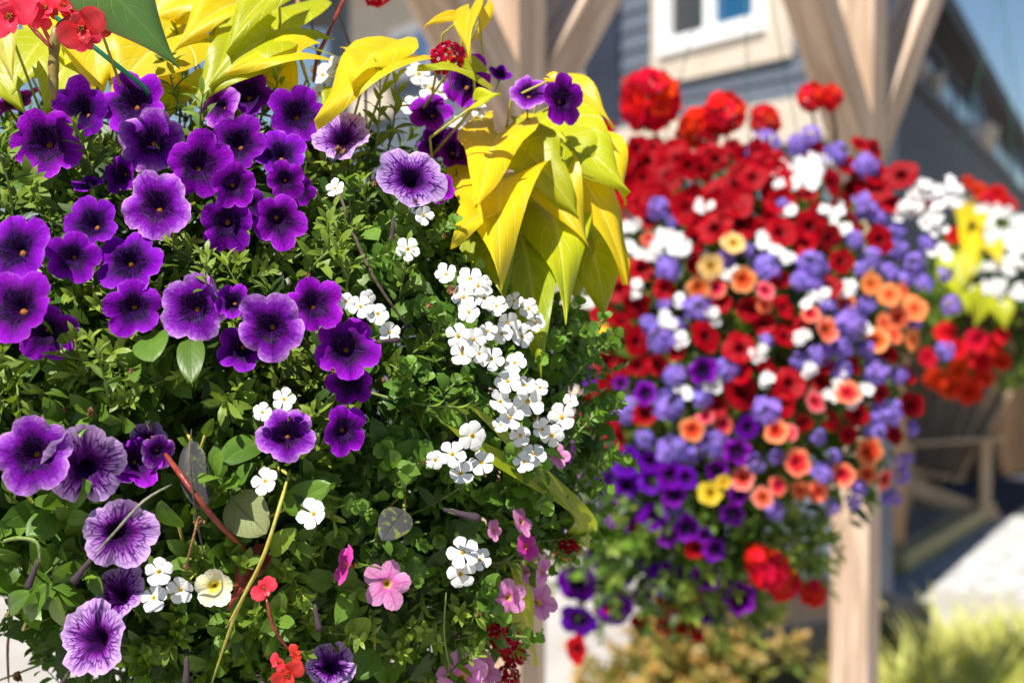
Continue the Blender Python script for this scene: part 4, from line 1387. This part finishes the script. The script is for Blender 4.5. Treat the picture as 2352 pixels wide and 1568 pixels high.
for u, v, px, d, n, rl in ((188, 64, 118, .74, (.1, -.25, .8), .3), (222, 50, 96, .755, (.7, .5, .6), 1.2), (168, 30, 84, .76, (-.2, .7, .7), 2.1), (110, 22, 92, .75, (-.3, .3, 1), .8), (146, 16, 70, .765, (.5, .1, .7), 1.9),
                           (28, 40, 128, .735, (-.1, -.1, 1), .2), (60, 8, 92, .74, (.3, .5, .8), 1.3), (4, 10, 100, .745, (-.4, .5, .7), 2.2), (200, 92, 70, .745, (.5, -.8, .6), .5), (90, 48, 60, .755, (0, -.4, .8), 2.6),
                           (606, 1352, 66, .722, (.2, .3, .8), .4), (660, 1545, 84, .73, (.1, -.3, .8), .4), (676, 1500, 44, .733, (.5, .2, .6), 1.5), (640, 1520, 50, .735, (-.5, .1, .8), 2.2)):
    begonia_flower(u, v, px, d, facing(n[0], n[1], n[2]), rl)
stem(bg_, [(128, 60, .0), (124, 110, .0), (122, 170, .0), (124, 230, .0)], .0042, 'stem_olive', absd=.77)
stem(bg_, [(62, 52, .0), (90, 82, .0), (120, 112, .0)], .0018, 'stem_red', absd=.765)
stem(bg_, [(92, 50, .0), (108, 82, .0), (122, 110, .0)], .0016, 'stem_red', absd=.77)
stem(bg_, [(128, 62), (160, 40), (190, 50)], .0016, 'stem_red', absd=.775)
stem(bg_, [(366, 1024, .0), (430, 1110, .035), (500, 1200, .03), (566, 1262, .015)], .0022, 'stem_red')
stem(bg_, [(90, 935, -.02), (250, 955, -.005), (330, 985, -.005), (366, 1024, .0)], .0022, 'stem_red')
stem(bg_, [(612, 1374, .03), (628, 1440, .035), (664, 1492, .035)], .0014, 'stem_red')
big_leaf(bg_, (590, 1290), (520, 1400), 66, (.01, .02), (1, 1, 1), 'heart', (-.5, .2), fold=.6, bend=.3, mat='stem_red', name='leaf')
# other stems
stem(pv_, [(666, 1078, .02), (640, 1170, .04), (600, 1290, .045), (545, 1400, .04), (486, 1568, .03)], .0014, 'stem_yellow')
stem(pv_, [(610, 1260, .045), (580, 1330, .045), (520, 1440, .04)], .0011, 'stem_yellow')
stem(vb_, [(772, 420, .0), (810, 530, .01), (860, 640, .01), (935, 750, .0)], .0014, 'stem_purple')
stem(pn_, [(395, 1112, .035), (330, 1150, .05), (265, 1220, .055), (215, 1275, .05)], .0009, 'stem_sage')
stem(pv_, [(455, 1190, .04), (440, 1250, .042), (424, 1310, .035)], .0009, 'dry', name='dry_stalk')
stem(pn_, [(440, 985, .03), (436, 1050, .04), (450, 1180, .035), (472, 1290, .02)], .0008, 'stem_purple')
stem(pn_, [(0, 1245, .02), (40, 1235, .03), (85, 1245, .035), (92, 1290, .035)], .0014, 'stem')
stem(sw_, [(1110, 130, -.02), (1104, 80, -.03), (1100, 40, -.03)], .0012, 'stem_yellow', absd=.86)
stem(ge_, [(762, 60), (800, -20), (840, -90)], .0020, 'stem_red', absd=.92)
stem(ge_, [(676, 90, -.1), (684, 20, -.1), (690, -60, -.1)], .0024, 'cedar_orange', absd=.9, name='stake')
stem(ge_, [(762, 60), (730, 130), (720, 190)], .0020, 'stem_red', absd=.92)
stem(pk_, [(1025, 1360, .02), (1020, 1460, .02), (1040, 1560, .02)], .0008, 'stem')

# bud and dry bits
def bud(plant, u, v, L, n2, mat='bud', off=.03, calyx=True):
    d = C1.depth(u, v) - off
    l = L * d / F
    b = MB()
    b.tube([(0, 0, 0), (0, 0, .25), (0, 0, .6), (0, 0, .9), (0, 0, 1.0)], [.05, .07, .085, .12, .07], 10)
    o = put(b.mesh('bud', M[mat]), 'bud', plant, P(u, v, d), basis(facing(*n2)), l)
    if calyx:
        b = MB()
        for k in range(5):
            az = k * 1.2566
            vs, fs, a = leaf_grid(.55, .14, 'lance', 3, 1, .2, -.9)
            y = Vector((math.cos(az) * .4, math.sin(az) * .4, .9)).normalized()
            z = Zv - y * y.z; z.normalize()
            b.add(xf(vs, Matrix((y.cross(z), y, z)).transposed(), (0, 0, -.02)), fs, 0, a)
        put(b.mesh('calyx', M['leaf']), 'calyx', o, local=True)
    return o


for a in ((92, 1275, 80, (-.35, -1.2, .4)), (430, 1490, 80, (.05, -1.2, .4)), (1020, 1170, 90, (1.2, -.25, .4)), (905, 500, 70, (-.1, -1.2, .3)), (220, 1270, 84, (-.7, -1.0, .5)), (720, 1380, 70, (.3, -1.1, .4)), (860, 785, 60, (1.3, .1, .3)),
          (160, 1540, 70, (-.5, -.9, .3)), (590, 1545, 80, (.5, -.6, .6))):
    bud(pn_, *a)


def dry_flower(plant, u, v, px, off=.03):
    d = C1.depth(u, v) - off
    b = MB()
    for k in range(7):
        vs, fs, a = leaf_grid(1.0, .45, 'oval', 4, 1, .8, R.uniform(1.0, 2.6), wav=.12)
        az = R.uniform(0, 6.28); op = R.uniform(.1, .8)
        y = Vector((math.cos(az) * math.sin(op), math.sin(az) * math.sin(op), -math.cos(op)))
        z = Vector((math.cos(az), math.sin(az), .2)); z = (z - y * z.dot(y)).normalized()
        b.add(xf(vs, Matrix((y.cross(z), y, z)).transposed(), (0, 0, .4)), fs, 0, a)
    put(b.mesh('withered_flower', M['dry']), 'withered_flower', plant, P(u, v, d), basis(facing(R.uniform(-.3, .3), 1, .3)), px * .5 * d / F)


for u, v, px in ((205, 945, 60), (300, 850, 36), (778, 345, 60), (708, 632, 40), (1035, 665, 60), (1062, 800, 34), (455, 1195, 60), (430, 1300, 40), (975, 1060, 26), (955, 460, 30), (1100, 1410, 40), (860, 420, 40), (765, 850, 40), (665, 960, 30), (985, 700, 40), (1115, 1090, 26), (1145, 1100, 26), (880, 870, 30), (905, 545, 26), (1020, 540, 26)):
    dry_flower(pv_, u, v, px)

# larger single leaves low on the basket
for base, tip, wd, mat, roll, fold in (((437, 1010), (470, 1178), 74, 'leaf_dusky', (-.2, .1), .3), ((530, 1140), (612, 1225), 110, 'leaf_sage', (-.1, .2), .1), ((930, 1170), (878, 1240), 78, 'leaf_dusky', (.0, .2), .1),
                                       ((680, 1100), (745, 1180), 62, 'leaf_oval', (0, .3), .2), ((620, 1270), (682, 1215), 50, 'leaf_bright', (-.1, .3), .2), ((350, 762), (350, 830), 90, 'leaf_oval', (-.1, .2), .1), ((440, 770), (440, 880), 64, 'leaf_oval', (.1, .2), .2),
                                       ((600, 1010), (505, 1065), 74, 'leaf_oval', (-.1, .4), .2), ((470, 1000), (490, 960), 26, 'leaf_bright', (.2, .1), .2), ((410, 1210), (370, 1150), 60, 'leaf_oval', (-.2, .2), .2), ((60, 1140), (20, 1090), 70, 'leaf_oval', (-.2, .2), .2),
                                       ((150, 1150), (210, 1110), 70, 'leaf_oval', (0, .2), .1), ((800, 1470), (850, 1420), 60, 'leaf_bright', (0, .2), .1), ((860, 1490), (820, 1560), 70, 'leaf_oval', (0, .2), .2), ((130, 1180), (60, 1230), 60, 'leaf_oval', (-.3, .1), .2),
                                       ((650, 1170), (760, 1110), 70, 'leaf_oval', (.1, .3), .2), ((60, 1420), (120, 1340), 56, 'leaf_oval', (-.2, .2), .3), ((150, 1440), (130, 1370), 50, 'leaf_bright', (-.2, .0), .2), ((20, 1400), (70, 1360), 50, 'leaf_oval', (-.2, .2), .2)):
    big_leaf(pn_, base, tip, wd, (.012, .03), (1, 1, 1), 'oval', roll, fold=fold, bend=.5, back=0, mat=mat, wav=.01)

# red geranium and verbena of the first basket
head(ge_, P(602, 48, 1.0), facing(.2, .5), 56 * 1.0 / F, 'scarlet', 26, frad=.42, width=.85, cup=.2, notch=0)
head(ge_, P(868, -16, 1.0), facing(0, -.1), 36 * 1.0 / F, 'scarlet', 18, frad=.42, width=.85, cup=.2, notch=0)
big_leaf(ge_, (500, 40), (612, 40), 90, (-.08, -.08), (.16, .30, .02), 'round', (.2, .5), fold=.3, bend=.4, absd=.86, back=.2)
head(vb_, P(1028, 134, .86), facing(-.1, .9), 48 * .86 / F, 'verbena_red', 16, frad=.42)
for u, v, px in ((1160, 1462, 84), (1180, 1500, 70), (1140, 1440, 60), (1165, 1555, 70), (1305, 1250, 60)):
    dd = C1.depth(u, v) - .01
    head(vb_, P(u, v, dd), facing(.3, .4), px / 2 * dd / F, 'verbena_red', 15, frad=.44)


# ---------------- shoots and inner foliage
def shoots(plant, blob, key, mats, n, size, region, opts, seed, up=.45, push=.020, dmin=-.012, name='shoot', back_ok=-.15):
    rr = random.Random(seed)
    cnt = 0; tries = 0
    while cnt < n and tries < n * 60:
        tries += 1
        d = Vector((rr.gauss(0, 1), rr.gauss(0, 1), rr.gauss(0, 1))).normalized()
        if -d.y < back_ok: continue
        p, nn = blob.surf(d)
        u, v, dep = proj(p)
        if not region(u, v, rr): continue
        me = cached((key, rr.randrange(6)), lambda: shoot_mesh('leafy_shoot', [M[mats[0]], M[mats[1]]], **opts))
        s = size * rr.uniform(.75, 1.3)
        out = rr.uniform(dmin, .012)
        for fu, fv, fr, fd in FL:
            if (fu - u) ** 2 + (fv - v) ** 2 < (fr * 1.0 + 12) ** 2:
                out = -push - rr.uniform(0, .01); break
        dr = (nn * rr.uniform(.5, 1.0) + Zv * rr.uniform(0, 1) * up + Vector((rr.uniform(-.6, .6), rr.uniform(-.3, .3), rr.uniform(-.5, .5)))).normalized()
        put(me, name, plant, p + nn * out - dr * s * .75, basis(dr, rr.uniform(0, 6.28)), s)
        cnt += 1


def inner(plant, blob, n, L, ratio, kind, seed, lo=.62, hi=.97, skip=None, mat='leaf_inner_shade'):
    rr = random.Random(seed)
    b = MB()
    vs_l = []
    protos = []
    for k in range(8):
        protos.append(leaf_grid(1, ratio, kind, 3, 1, .25, rr.uniform(.2, .8), tone=rr.random()))
    for i in range(n):
        d = Vector((rr.gauss(0, 1), rr.gauss(0, 1), rr.gauss(0, 1))).normalized()
        p, nn = blob.surf(d)
        q = blob.c + (p - blob.c) * rr.uniform(lo, hi)
        if skip and skip(*proj(q)[:2], rr): continue
        y = (nn * .6 + Vector((rr.uniform(-1, 1), rr.uniform(-1, 1), rr.uniform(-1, .8)))).normalized()
        z = nn * .7 + Zv * .5 + Vector((rr.uniform(-.6, .6), rr.uniform(-.6, .6), rr.uniform(-.6, .6)))
        z = (z - y * z.dot(y)).normalized()
        vs, fs, a = protos[rr.randrange(8)]
        b.add(xf(vs, Matrix((y.cross(z), y, z)).transposed(), q - plant.location, L * rr.uniform(.6, 1.3)), fs, 0, a)
    put(b.mesh('foliage', M[mat]), 'foliage', plant, plant.location, kind='stuff')


def cutleft(u, v):
    return v > 1300 and u < 30 + (v - 1330) * .75


CAL = dict(nleaf=17, L0=.36, L1=.20, ratio=.30, kind='lance', ny=4)
OVAL = dict(nleaf=10, L0=.52, L1=.26, ratio=.52, kind='oval', ny=4, spread=1.0)
BAC = dict(nleaf=16, L0=.19, L1=.12, ratio=.95, kind='round', ny=6, spread=1.1, teeth=.07)
inframe = lambda u, v: -250 < u < 1500 and 60 < v < 1800
shoots(pv_, C1, 'cal', ('leaf', 'stem'), 300, .046, lambda u, v, r: inframe(u, v) and v > 215 and u < 1000 and v < 1120 + r.uniform(-100, 100) and (u < 860 or r.random() < .4), CAL, 11)
shoots(pn_, C1, 'oval', ('leaf_oval', 'stem'), 150, .050, lambda u, v, r: -100 < u < 900 and 800 < v < 1750 and not cutleft(u, v) and (u < 760 or r.random() < .5) and (v > 1000 or r.random() < .35), OVAL, 12)
shoots(bc_, C1, 'bac_sprig', ('leaf_bacopa', 'stem'), 250, .052, lambda u, v, r: 820 + r.uniform(-60, 60) < u < 1400 and 420 < v < 1420, BAC, 13)
shoots(pk_, C1, 'cal_b', ('leaf', 'stem'), 150, .040, lambda u, v, r: 640 < u < 1350 and 1230 + r.uniform(-80, 80) < v < 1800, CAL, 14)
shoots(cr_, C1, 'cal_c', ('leaf_bright', 'stem_yellow'), 60, .036, lambda u, v, r: 330 < u < 680 and 1250 < v < 1700, dict(CAL, ratio=.42, kind='oval'), 15, dmin=.004)
shoots(sw_, C1, 'cal_d', ('leaf_bright', 'stem'), 30, .04, lambda u, v, r: 1000 < u < 1400 and 180 < v < 500, CAL, 16)
# a few sprigs that stand clear on top and in the light
for u, v, L, dz in ((370, 190, .05, .01), (420, 210, .045, .01), (440, 180, .045, .0), (860, 300, .05, .02), (890, 290, .05, .02), (30, 420, .05, .03), (640, 230, .04, 0), (250, 870, .04, .02), (480, 660, .04, .01)):
    d = C1.depth(u, v) - dz
    put(cached(('cal', R.randrange(6)), lambda: None), 'shoot', pv_, P(u, v + 60, d), basis(facing(R.uniform(-.4, .4), 1.0, .6)), L)
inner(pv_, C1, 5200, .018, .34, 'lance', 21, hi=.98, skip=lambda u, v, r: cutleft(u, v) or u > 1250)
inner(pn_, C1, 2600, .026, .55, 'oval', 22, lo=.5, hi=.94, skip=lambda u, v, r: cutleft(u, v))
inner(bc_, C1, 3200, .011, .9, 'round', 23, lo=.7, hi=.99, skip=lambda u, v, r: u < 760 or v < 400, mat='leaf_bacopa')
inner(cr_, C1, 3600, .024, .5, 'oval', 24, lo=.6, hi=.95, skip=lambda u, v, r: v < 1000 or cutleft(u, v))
# thin trailing stems at the lower left with a dried seed head
stem(pn_, [(20, 1568, -.03), (18, 1480, -.03), (30, 1400, -.02)], .0012, 'dry', absd=.85)
stem(pn_, [(160, 1568, -.06), (155, 1480, -.06), (150, 1400, -.05)], .0010, 'stem_purple', absd=.85)
stem(pn_, [(-20, 1568), (80, 1530), (160, 1490)], .0010, 'stem', absd=.9)
dry_flower(pn_, 40, 1550, 60, -.06)
for u, v, s_ in ((130, 1500, .03), (95, 1450, .028), (20, 1420, .03), (60, 1395, .03), (150, 1540, .026)):
    put(cached(('oval', R.randrange(6)), lambda: None), 'shoot', pn_, P(u, v + 40, .88), basis(facing(R.uniform(-.6, .4), .8, .5)), s_)

# ---------------- plants of the second basket
o2 = top2
r2 = thing('petunia_plant', o2, 'red petunia plant massed over the basket beside the post', 'petunia')
l2 = thing('verbena_plant', o2 + Vector((.03, -.02, 0)), 'lilac verbena plant with round heads among red petunias', 'verbena')
k2 = thing('petunia_plant', o2 + Vector((.06, -.04, 0)), 'coral petunia plant with red ringed throats among lilac verbena', 'petunia')
w2 = thing('bacopa_plant', o2 + Vector((.04, .03, 0)), 'white bacopa plant between red petunias and lilac verbena', 'bacopa')
g2_ = thing('geranium_plant', o2 + Vector((0, .05, 0)), 'scarlet geranium plant standing above the red petunias', 'geranium')
d2 = thing('petunia_plant', o2 + Vector((-.03, -.05, 0)), 'deep purple petunia plant hanging beneath the red flowers', 'petunia')
y2 = thing('petunia_plant', o2 + Vector((-.01, -.06, 0)), 'yellow petunia plant with a few small flowers among the purple', 'petunia')


def pl2(plant, kind, u, v, px, spread=.5, ty=.25, blob=C2, off=.02, near=False, d=None, jit=True):
    dd = (blob.depth(u, v) if d is None else d) - off - R.uniform(0, .02)
    FL.append((u, v, px / 2, dd))
    return flower(plant, kind, P(u, v, dd), facing(R.uniform(-spread, spread) + .15 * (u - proj(blob.c)[0]) / 300, ty + R.uniform(-spread, spread) * .7), px / 2 * dd / F, near=near)


RED2 = [(1700, 512, 80), (1640, 524, 84), (1460, 700, 72), (1420, 662, 74), (1462, 785, 74), (1392, 650, 60), (1860, 520, 80), (1790, 534, 78), (1905, 545, 70), (1620, 772, 80), (1700, 800, 84), (1802, 772, 64), (1812, 880, 84), (1700, 902, 92),
        (1790, 924, 76), (1392, 962, 86), (1345, 930, 60), (1410, 1005, 60), (2070, 402, 80), (2010, 398, 70), (1990, 450, 70), (1540, 1372, 84), (1325, 1490, 70), (1300, 1262, 66), (1700, 860, 60), (1900, 660, 70), (1930, 600, 60), (1720, 710, 60),
        (1470, 1430, 44), (1380, 1400, 36), (2090, 930, 60), (2080, 860, 50), (1910, 420, 70), (1930, 470, 60), (2050, 470, 60), (2020, 430, 70), (1880, 490, 60), (1480, 950, 60), (1850, 560, 60), (1385, 308, 70), (2110, 470, 60), (1640, 470, 60), (1960, 840, 50), (1890, 840, 50)]
rz = random.Random(5)
for i in range(46):
    t = i / 46
    u = rz.uniform(1390, 1800); lo_ = 320 + 0.0 * u; v = rz.uniform(330 if u < 1560 else 350, 478)
    RED2.append((u, v, rz.uniform(64, 82)))
for u, v, px in RED2:
    pl2(r2, 'red', u, v, px)
LIL = [(1510, 480, 62), (1535, 616, 70), (1600, 706, 76), (1520, 772, 88), (1436, 942, 76), (1536, 932, 88), (1548, 862, 62), (1612, 912, 62), (1672, 846, 70), (1760, 942, 86), (1480, 1006, 56), (1546, 1032, 82), (1636, 1016, 86), (1760, 612, 76), (1862, 608, 84),
       (1840, 645, 60), (1880, 816, 66), (1950, 742, 92), (1930, 800, 60), (1960, 552, 54), (2002, 592, 60), (2060, 572, 62), (2102, 604, 62), (2040, 624, 54), (2122, 648, 52), (2170, 630, 44), (1760, 332, 84), (1722, 350, 50), (1830, 334, 64), (1862, 310, 56), (1920, 352, 64), (1992, 380, 72),
       (1988, 478, 84), (2024, 500, 56), (2186, 700, 60), (2170, 806, 52), (2012, 850, 72), (2064, 862, 50), (2036, 946, 78), (2010, 992, 58), (2072, 1092, 46), (1972, 1118, 50), (1960, 1152, 44), (1890, 1086, 58), (1782, 1172, 52), (2130, 560, 50), (1900, 700, 50), (1800, 470, 40), (2060, 530, 50), (1870, 650, 50), (1990, 700, 50), (1930, 850, 60), (1990, 800, 50), (1980, 620, 44), (2080, 640, 44), (2100, 740, 44)]
for u, v, px in LIL:
    dd = C2.depth(u, v) - .03
    FL.append((u, v, px / 2, dd))
    head(l2, P(u, v, dd), facing(R.uniform(-.4, .4) + .2 * (u - 1690) / 300, .35 + R.uniform(-.3, .3)), px / 2 * dd / F * 1.05, 'lilac', 16, frad=.33)
for u, v, px, k in ((1685, 558, 64, 'peach'), (1632, 612, 62, 'peach'), (1706, 642, 66, 'coral'), (1757, 666, 48, 'coral_pink'), (1896, 757, 68, 'coral_pink'), (2012, 782, 66, 'coral'), (1872, 922, 58, 'coral_pink'), (1946, 902, 64, 'coral'), (1590, 986, 62, 'coral'), (1830, 1062, 74, 'coral'),
                    (1786, 1116, 50, 'coral'), (1996, 1036, 78, 'coral'), (1782, 990, 60, 'coral'), (1812, 994, 44, 'coral_pink'), (1752, 1142, 50, 'coral_pink'), (2000, 652, 58, 'orange'), (2042, 676, 58, 'orange'), (2062, 728, 62, 'orange'), (2100, 708, 66, 'orange'), (2030, 742, 50, 'orange'), (2094, 782, 52, 'orange'), (2075, 665, 44, 'orange'), (1490, 552, 40, 'coral')):
    pl2(k2, k, u, v, px, .3, .2, off=.035)
for u, v, px in ((1380, 772, 54), (1632, 1132, 62), (1662, 1106, 36)):
    pl2(y2, 'yellow', u, v, px, .3, .2, off=.035)
for u, v, px, k in ((1540, 1090, 70, 'deep'), (1545, 1135, 66, 'violet'), (1430, 1180, 84, 'violet'), (1424, 1215, 60, 'deep'), (1580, 1212, 66, 'violet'), (1575, 1095, 60, 'deep'), (1532, 1330, 92, 'deep'), (1325, 1338, 96, 'deep'), (1412, 1396, 86, 'deep'), (1330, 1424, 92, 'deep'), (1640, 1262, 54, 'violet'),
                    (1338, 850, 84, 'deep'), (1335, 1050, 100, 'violet_pale'), (1330, 1185, 110, 'veined'), (1300, 1130, 60, 'deep'), (1380, 1110, 60, 'deep'), (1425, 880, 40, 'violet'), (1620, 1230, 40, 'violet'), (1280, 970, 60, 'deep')):
    pl2(d2, k, u, v, px, .35, -.05, off=.03)
    if v > 1240:
        for i_ in range(4):
            uu, vv = u + R.uniform(-60, 60), v + R.uniform(-60, 50)
            put(cached(('cal', R.randrange(6)), lambda: None), 'shoot', d2, P(uu, vv - 30, C2.depth(u, v) + .02), basis(facing(R.uniform(-.5, .5), R.uniform(-.9, .2), .4), R.uniform(0, 6)), .055)


def cluster(plant, blob, u, v, px, n, fpx, d=None):
    for i in range(n):
        a = R.uniform(0, 6.28); q = math.sqrt(R.random()) * px * .42
        uu, vv = u + q * math.cos(a), v + q * math.sin(a) * .9
        dd = blob.depth(uu, vv) - .03 - R.uniform(0, .012)
        bacopa(plant, P(uu, vv, dd), facing(R.uniform(-.5, .5), R.uniform(-.1, .7)), fpx / 2 * dd / F)
    FL.append((u, v, px / 2, blob.depth(u, v) - .03))


for u, v, px in ((1620, 470, 50), (1490, 565, 70), (1562, 580, 60), (1530, 732, 44), (1455, 520, 40), (1850, 392, 96), (1802, 420, 60), (1888, 370, 60), (1910, 480, 56), (1815, 490, 44), (1940, 660, 52), (1862, 690, 44), (1888, 682, 36), (1840, 776, 36), (1930, 868, 44), (1980, 900, 40), (1952, 918, 36), (1790, 380, 40),
                 (2110, 432, 60), (2098, 482, 64), (2182, 440, 76), (2142, 512, 70), (2078, 492, 50), (2160, 580, 50), (1350, 690, 40), (1440, 560, 30), (1640, 350, 40), (2150, 470, 50), (1930, 520, 36), (1750, 555, 36)):
    cluster(w2, C2, u, v, px, max(3, int((px / 22) ** 2)), 31)
for u, v, px in ((1496, 228, 152), (1662, 256, 104), (1606, 296, 108), (1760, 274, 78), (1862, 222, 74), (1908, 222, 62), (1388, 310, 50)):
    dd = C2.depth(u, max(v, 330)) - .0
    hd = head(g2_, P(u, v, dd), facing(R.uniform(-.2, .2), .4), px / 2 * dd / F * 1.02, 'scarlet', 34 if px > 90 else 22, frad=.40, width=.9, cup=.2, notch=0)
    b = MB(); e = P(u + 10, v + 130, dd + .05) - g2_.location; s0_ = P(u, v + px * .25, dd) - g2_.location
    b.tube([s0_, s0_.lerp(e, .5) + Vector((.004, 0, 0)), e], .0022, 6)
    put(b.mesh('stalk', M['stem_purple']), 'stalk', g2_, g2_.location)
for u, v, px in ((1764, 1302, 104), (1800, 1340, 80), (1868, 1360, 66), (1740, 1275, 60)):
    dd = C2.depth(u, v) - .03
    FL.append((u, v, px / 2, dd))
    head(g2_, P(u, v, dd), facing(R.uniform(-.1, .4), .3), px / 2 * dd / F * 1.05, 'scarlet', 26, frad=.40, width=.9, cup=.2, notch=0)

busy = [(f[0], f[1], f[2]) for f in FL if f[3] > 1.3]


def scatter(n, box, sizes, make, k=.72, tries=40):
    for i in range(n):
        for q in range(tries):
            u = rz.uniform(box[0], box[1]); v = rz.uniform(box[2], box[3]); r_ = rz.uniform(*sizes) / 2
            if ((u - 1690) / 420) ** 2 + ((v - 800) / 720) ** 2 > 1: continue
            if all((u - a) ** 2 + (v - b_) ** 2 > (k * (r_ + c_)) ** 2 for a, b_, c_ in busy):
                busy.append((u, v, r_)); make(u, v, r_ * 2); break


def lilac_at(u, v, px):
    dd = C2.depth(u, v) - .02
    FL.append((u, v, px / 2, dd))
    head(l2, P(u, v, dd), facing(rz.uniform(-.4, .4) + .2 * (u - 1690) / 300, .35 + rz.uniform(-.3, .3)), px / 2 * dd / F, 'lilac', 12, frad=.36)


scatter(22, (1270, 1720, 850, 1460), (52, 84), lambda u, v, px: pl2(d2, rz.choice(('deep', 'deep', 'violet')), u, v, px, .4, .0, off=.025))
scatter(16, (1270, 1620, 860, 1460), (40, 62), lambda u, v, px: pl2(r2, 'red', u, v, px, .4, .1, off=.02))
scatter(34, (1370, 2090, 480, 1000), (46, 70), lambda u, v, px: pl2(r2, 'red', u, v, px, .5, .2, off=.01), k=.66)
scatter(18, (1440, 2100, 480, 1180), (38, 58), lilac_at, k=.66)
scatter(18, (1600, 2080, 560, 1150), (44, 60), lambda u, v, px: pl2(k2, rz.choice(('coral', 'coral_pink', 'orange', 'coral')), u, v, px, .4, .2, off=.02), k=.66)
scatter(16, (1440, 2090, 420, 950), (30, 44), lambda u, v, px: cluster(w2, C2, u, v, px, 4, 28), k=.66)
scatter(30, (1380, 2100, 330, 520), (44, 66), lambda u, v, px: pl2(r2, 'red', u, v, px, .5, .3, off=.01), k=.6)
reg2 = lambda u, v, r: 1200 < u < 2150 and (v < 1200 or r.random() < .55) and not (v > 1150 and u > 1900 - (v - 1150) * .1)
shoots(k2, C2, 'cal', ('leaf', 'stem'), 230, .060, reg2, CAL, 31, push=.03)
shoots(d2, C2, 'cal', ('leaf', 'stem'), 130, .060, lambda u, v, r: 1250 < u < 1900 and 950 < v < 1460, CAL, 32, push=.03)
shoots(l2, C2, 'oval', ('leaf_oval', 'stem'), 90, .065, reg2, OVAL, 33, push=.03)
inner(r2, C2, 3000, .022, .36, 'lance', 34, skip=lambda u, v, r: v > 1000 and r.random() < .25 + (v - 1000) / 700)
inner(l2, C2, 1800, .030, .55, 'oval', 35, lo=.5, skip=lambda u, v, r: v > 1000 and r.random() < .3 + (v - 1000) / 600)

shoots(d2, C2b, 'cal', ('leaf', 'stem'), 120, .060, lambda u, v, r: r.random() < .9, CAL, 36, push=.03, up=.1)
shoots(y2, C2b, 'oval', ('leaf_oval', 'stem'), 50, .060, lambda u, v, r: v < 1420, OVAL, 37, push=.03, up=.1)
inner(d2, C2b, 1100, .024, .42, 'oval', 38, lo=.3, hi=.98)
# ---------------- plants of the third basket
w3 = thing('bacopa_plant', top3, 'white bacopa plant in the farthest basket beyond the post', 'bacopa')
r3 = thing('petunia_plant', top3 + Vector((.02, -.02, 0)), 'red petunia plant trailing from the farthest basket beyond the post', 'petunia')
s3 = thing('sweet_potato_vine', top3 + Vector((-.03, -.03, 0)), 'bright yellow sweet potato vine in the farthest basket among white flowers', 'vine')
for u, v, px in ((2262, 498, 60), (2296, 548, 70), (2322, 604, 72), (2240, 608, 50), (2258, 660, 50), (2342, 520, 60), (2300, 660, 50), (2345, 670, 50), (2280, 600, 50), (2335, 560, 60), (2300, 480, 50), (2215, 470, 40), (2400, 560, 80), (2400, 640, 80), (2310, 710, 40)):
    cluster(w3, C3, u, v, px, max(4, int((px / 18) ** 2)), 24)
for u, v, px in ((2250, 440, 46), (2290, 446, 46), (2316, 470, 46), (2200, 800, 54), (2250, 830, 56), (2280, 790, 50), (2150, 870, 60), (2224, 898, 64), (2172, 762, 50), (2240, 780, 54), (2200, 850, 54), (2300, 830, 48), (2180, 890, 50), (2260, 870, 50), (2130, 820, 46), (2225, 420, 40), (2270, 460, 40), (2190, 540, 40), (2300, 770, 40)):
    pl2(r3, 'red_bright', u, v, px, .4, .2, blob=C3, off=.03)
for base, tip, wd, col in (((2215, 470), (2210, 560), 60, YEL), ((2230, 540), (2220, 640), 60, YEL), ((2190, 640), (2230, 720), 70, LIME), ((2260, 680), (2240, 750), 70, LIME), ((2280, 560), (2300, 610), 50, YEL), ((2200, 690), (2170, 740), 60, LIME_SHADE), ((2300, 700), (2310, 760), 60, LIME), ((2240, 490), (2260, 540), 50, YEL), ((2225, 600), (2200, 680), 60, LIME), ((2180, 590), (2150, 650), 50, LIME)):
    big_leaf(s3, base, tip, wd, (.04, .06), col, 'heart', (R.uniform(-.4, .4), .6), blob=C3)
shoots(r3, C3, 'cal', ('leaf', 'stem'), 130, .07, lambda u, v, r: True, CAL, 41, push=.03)
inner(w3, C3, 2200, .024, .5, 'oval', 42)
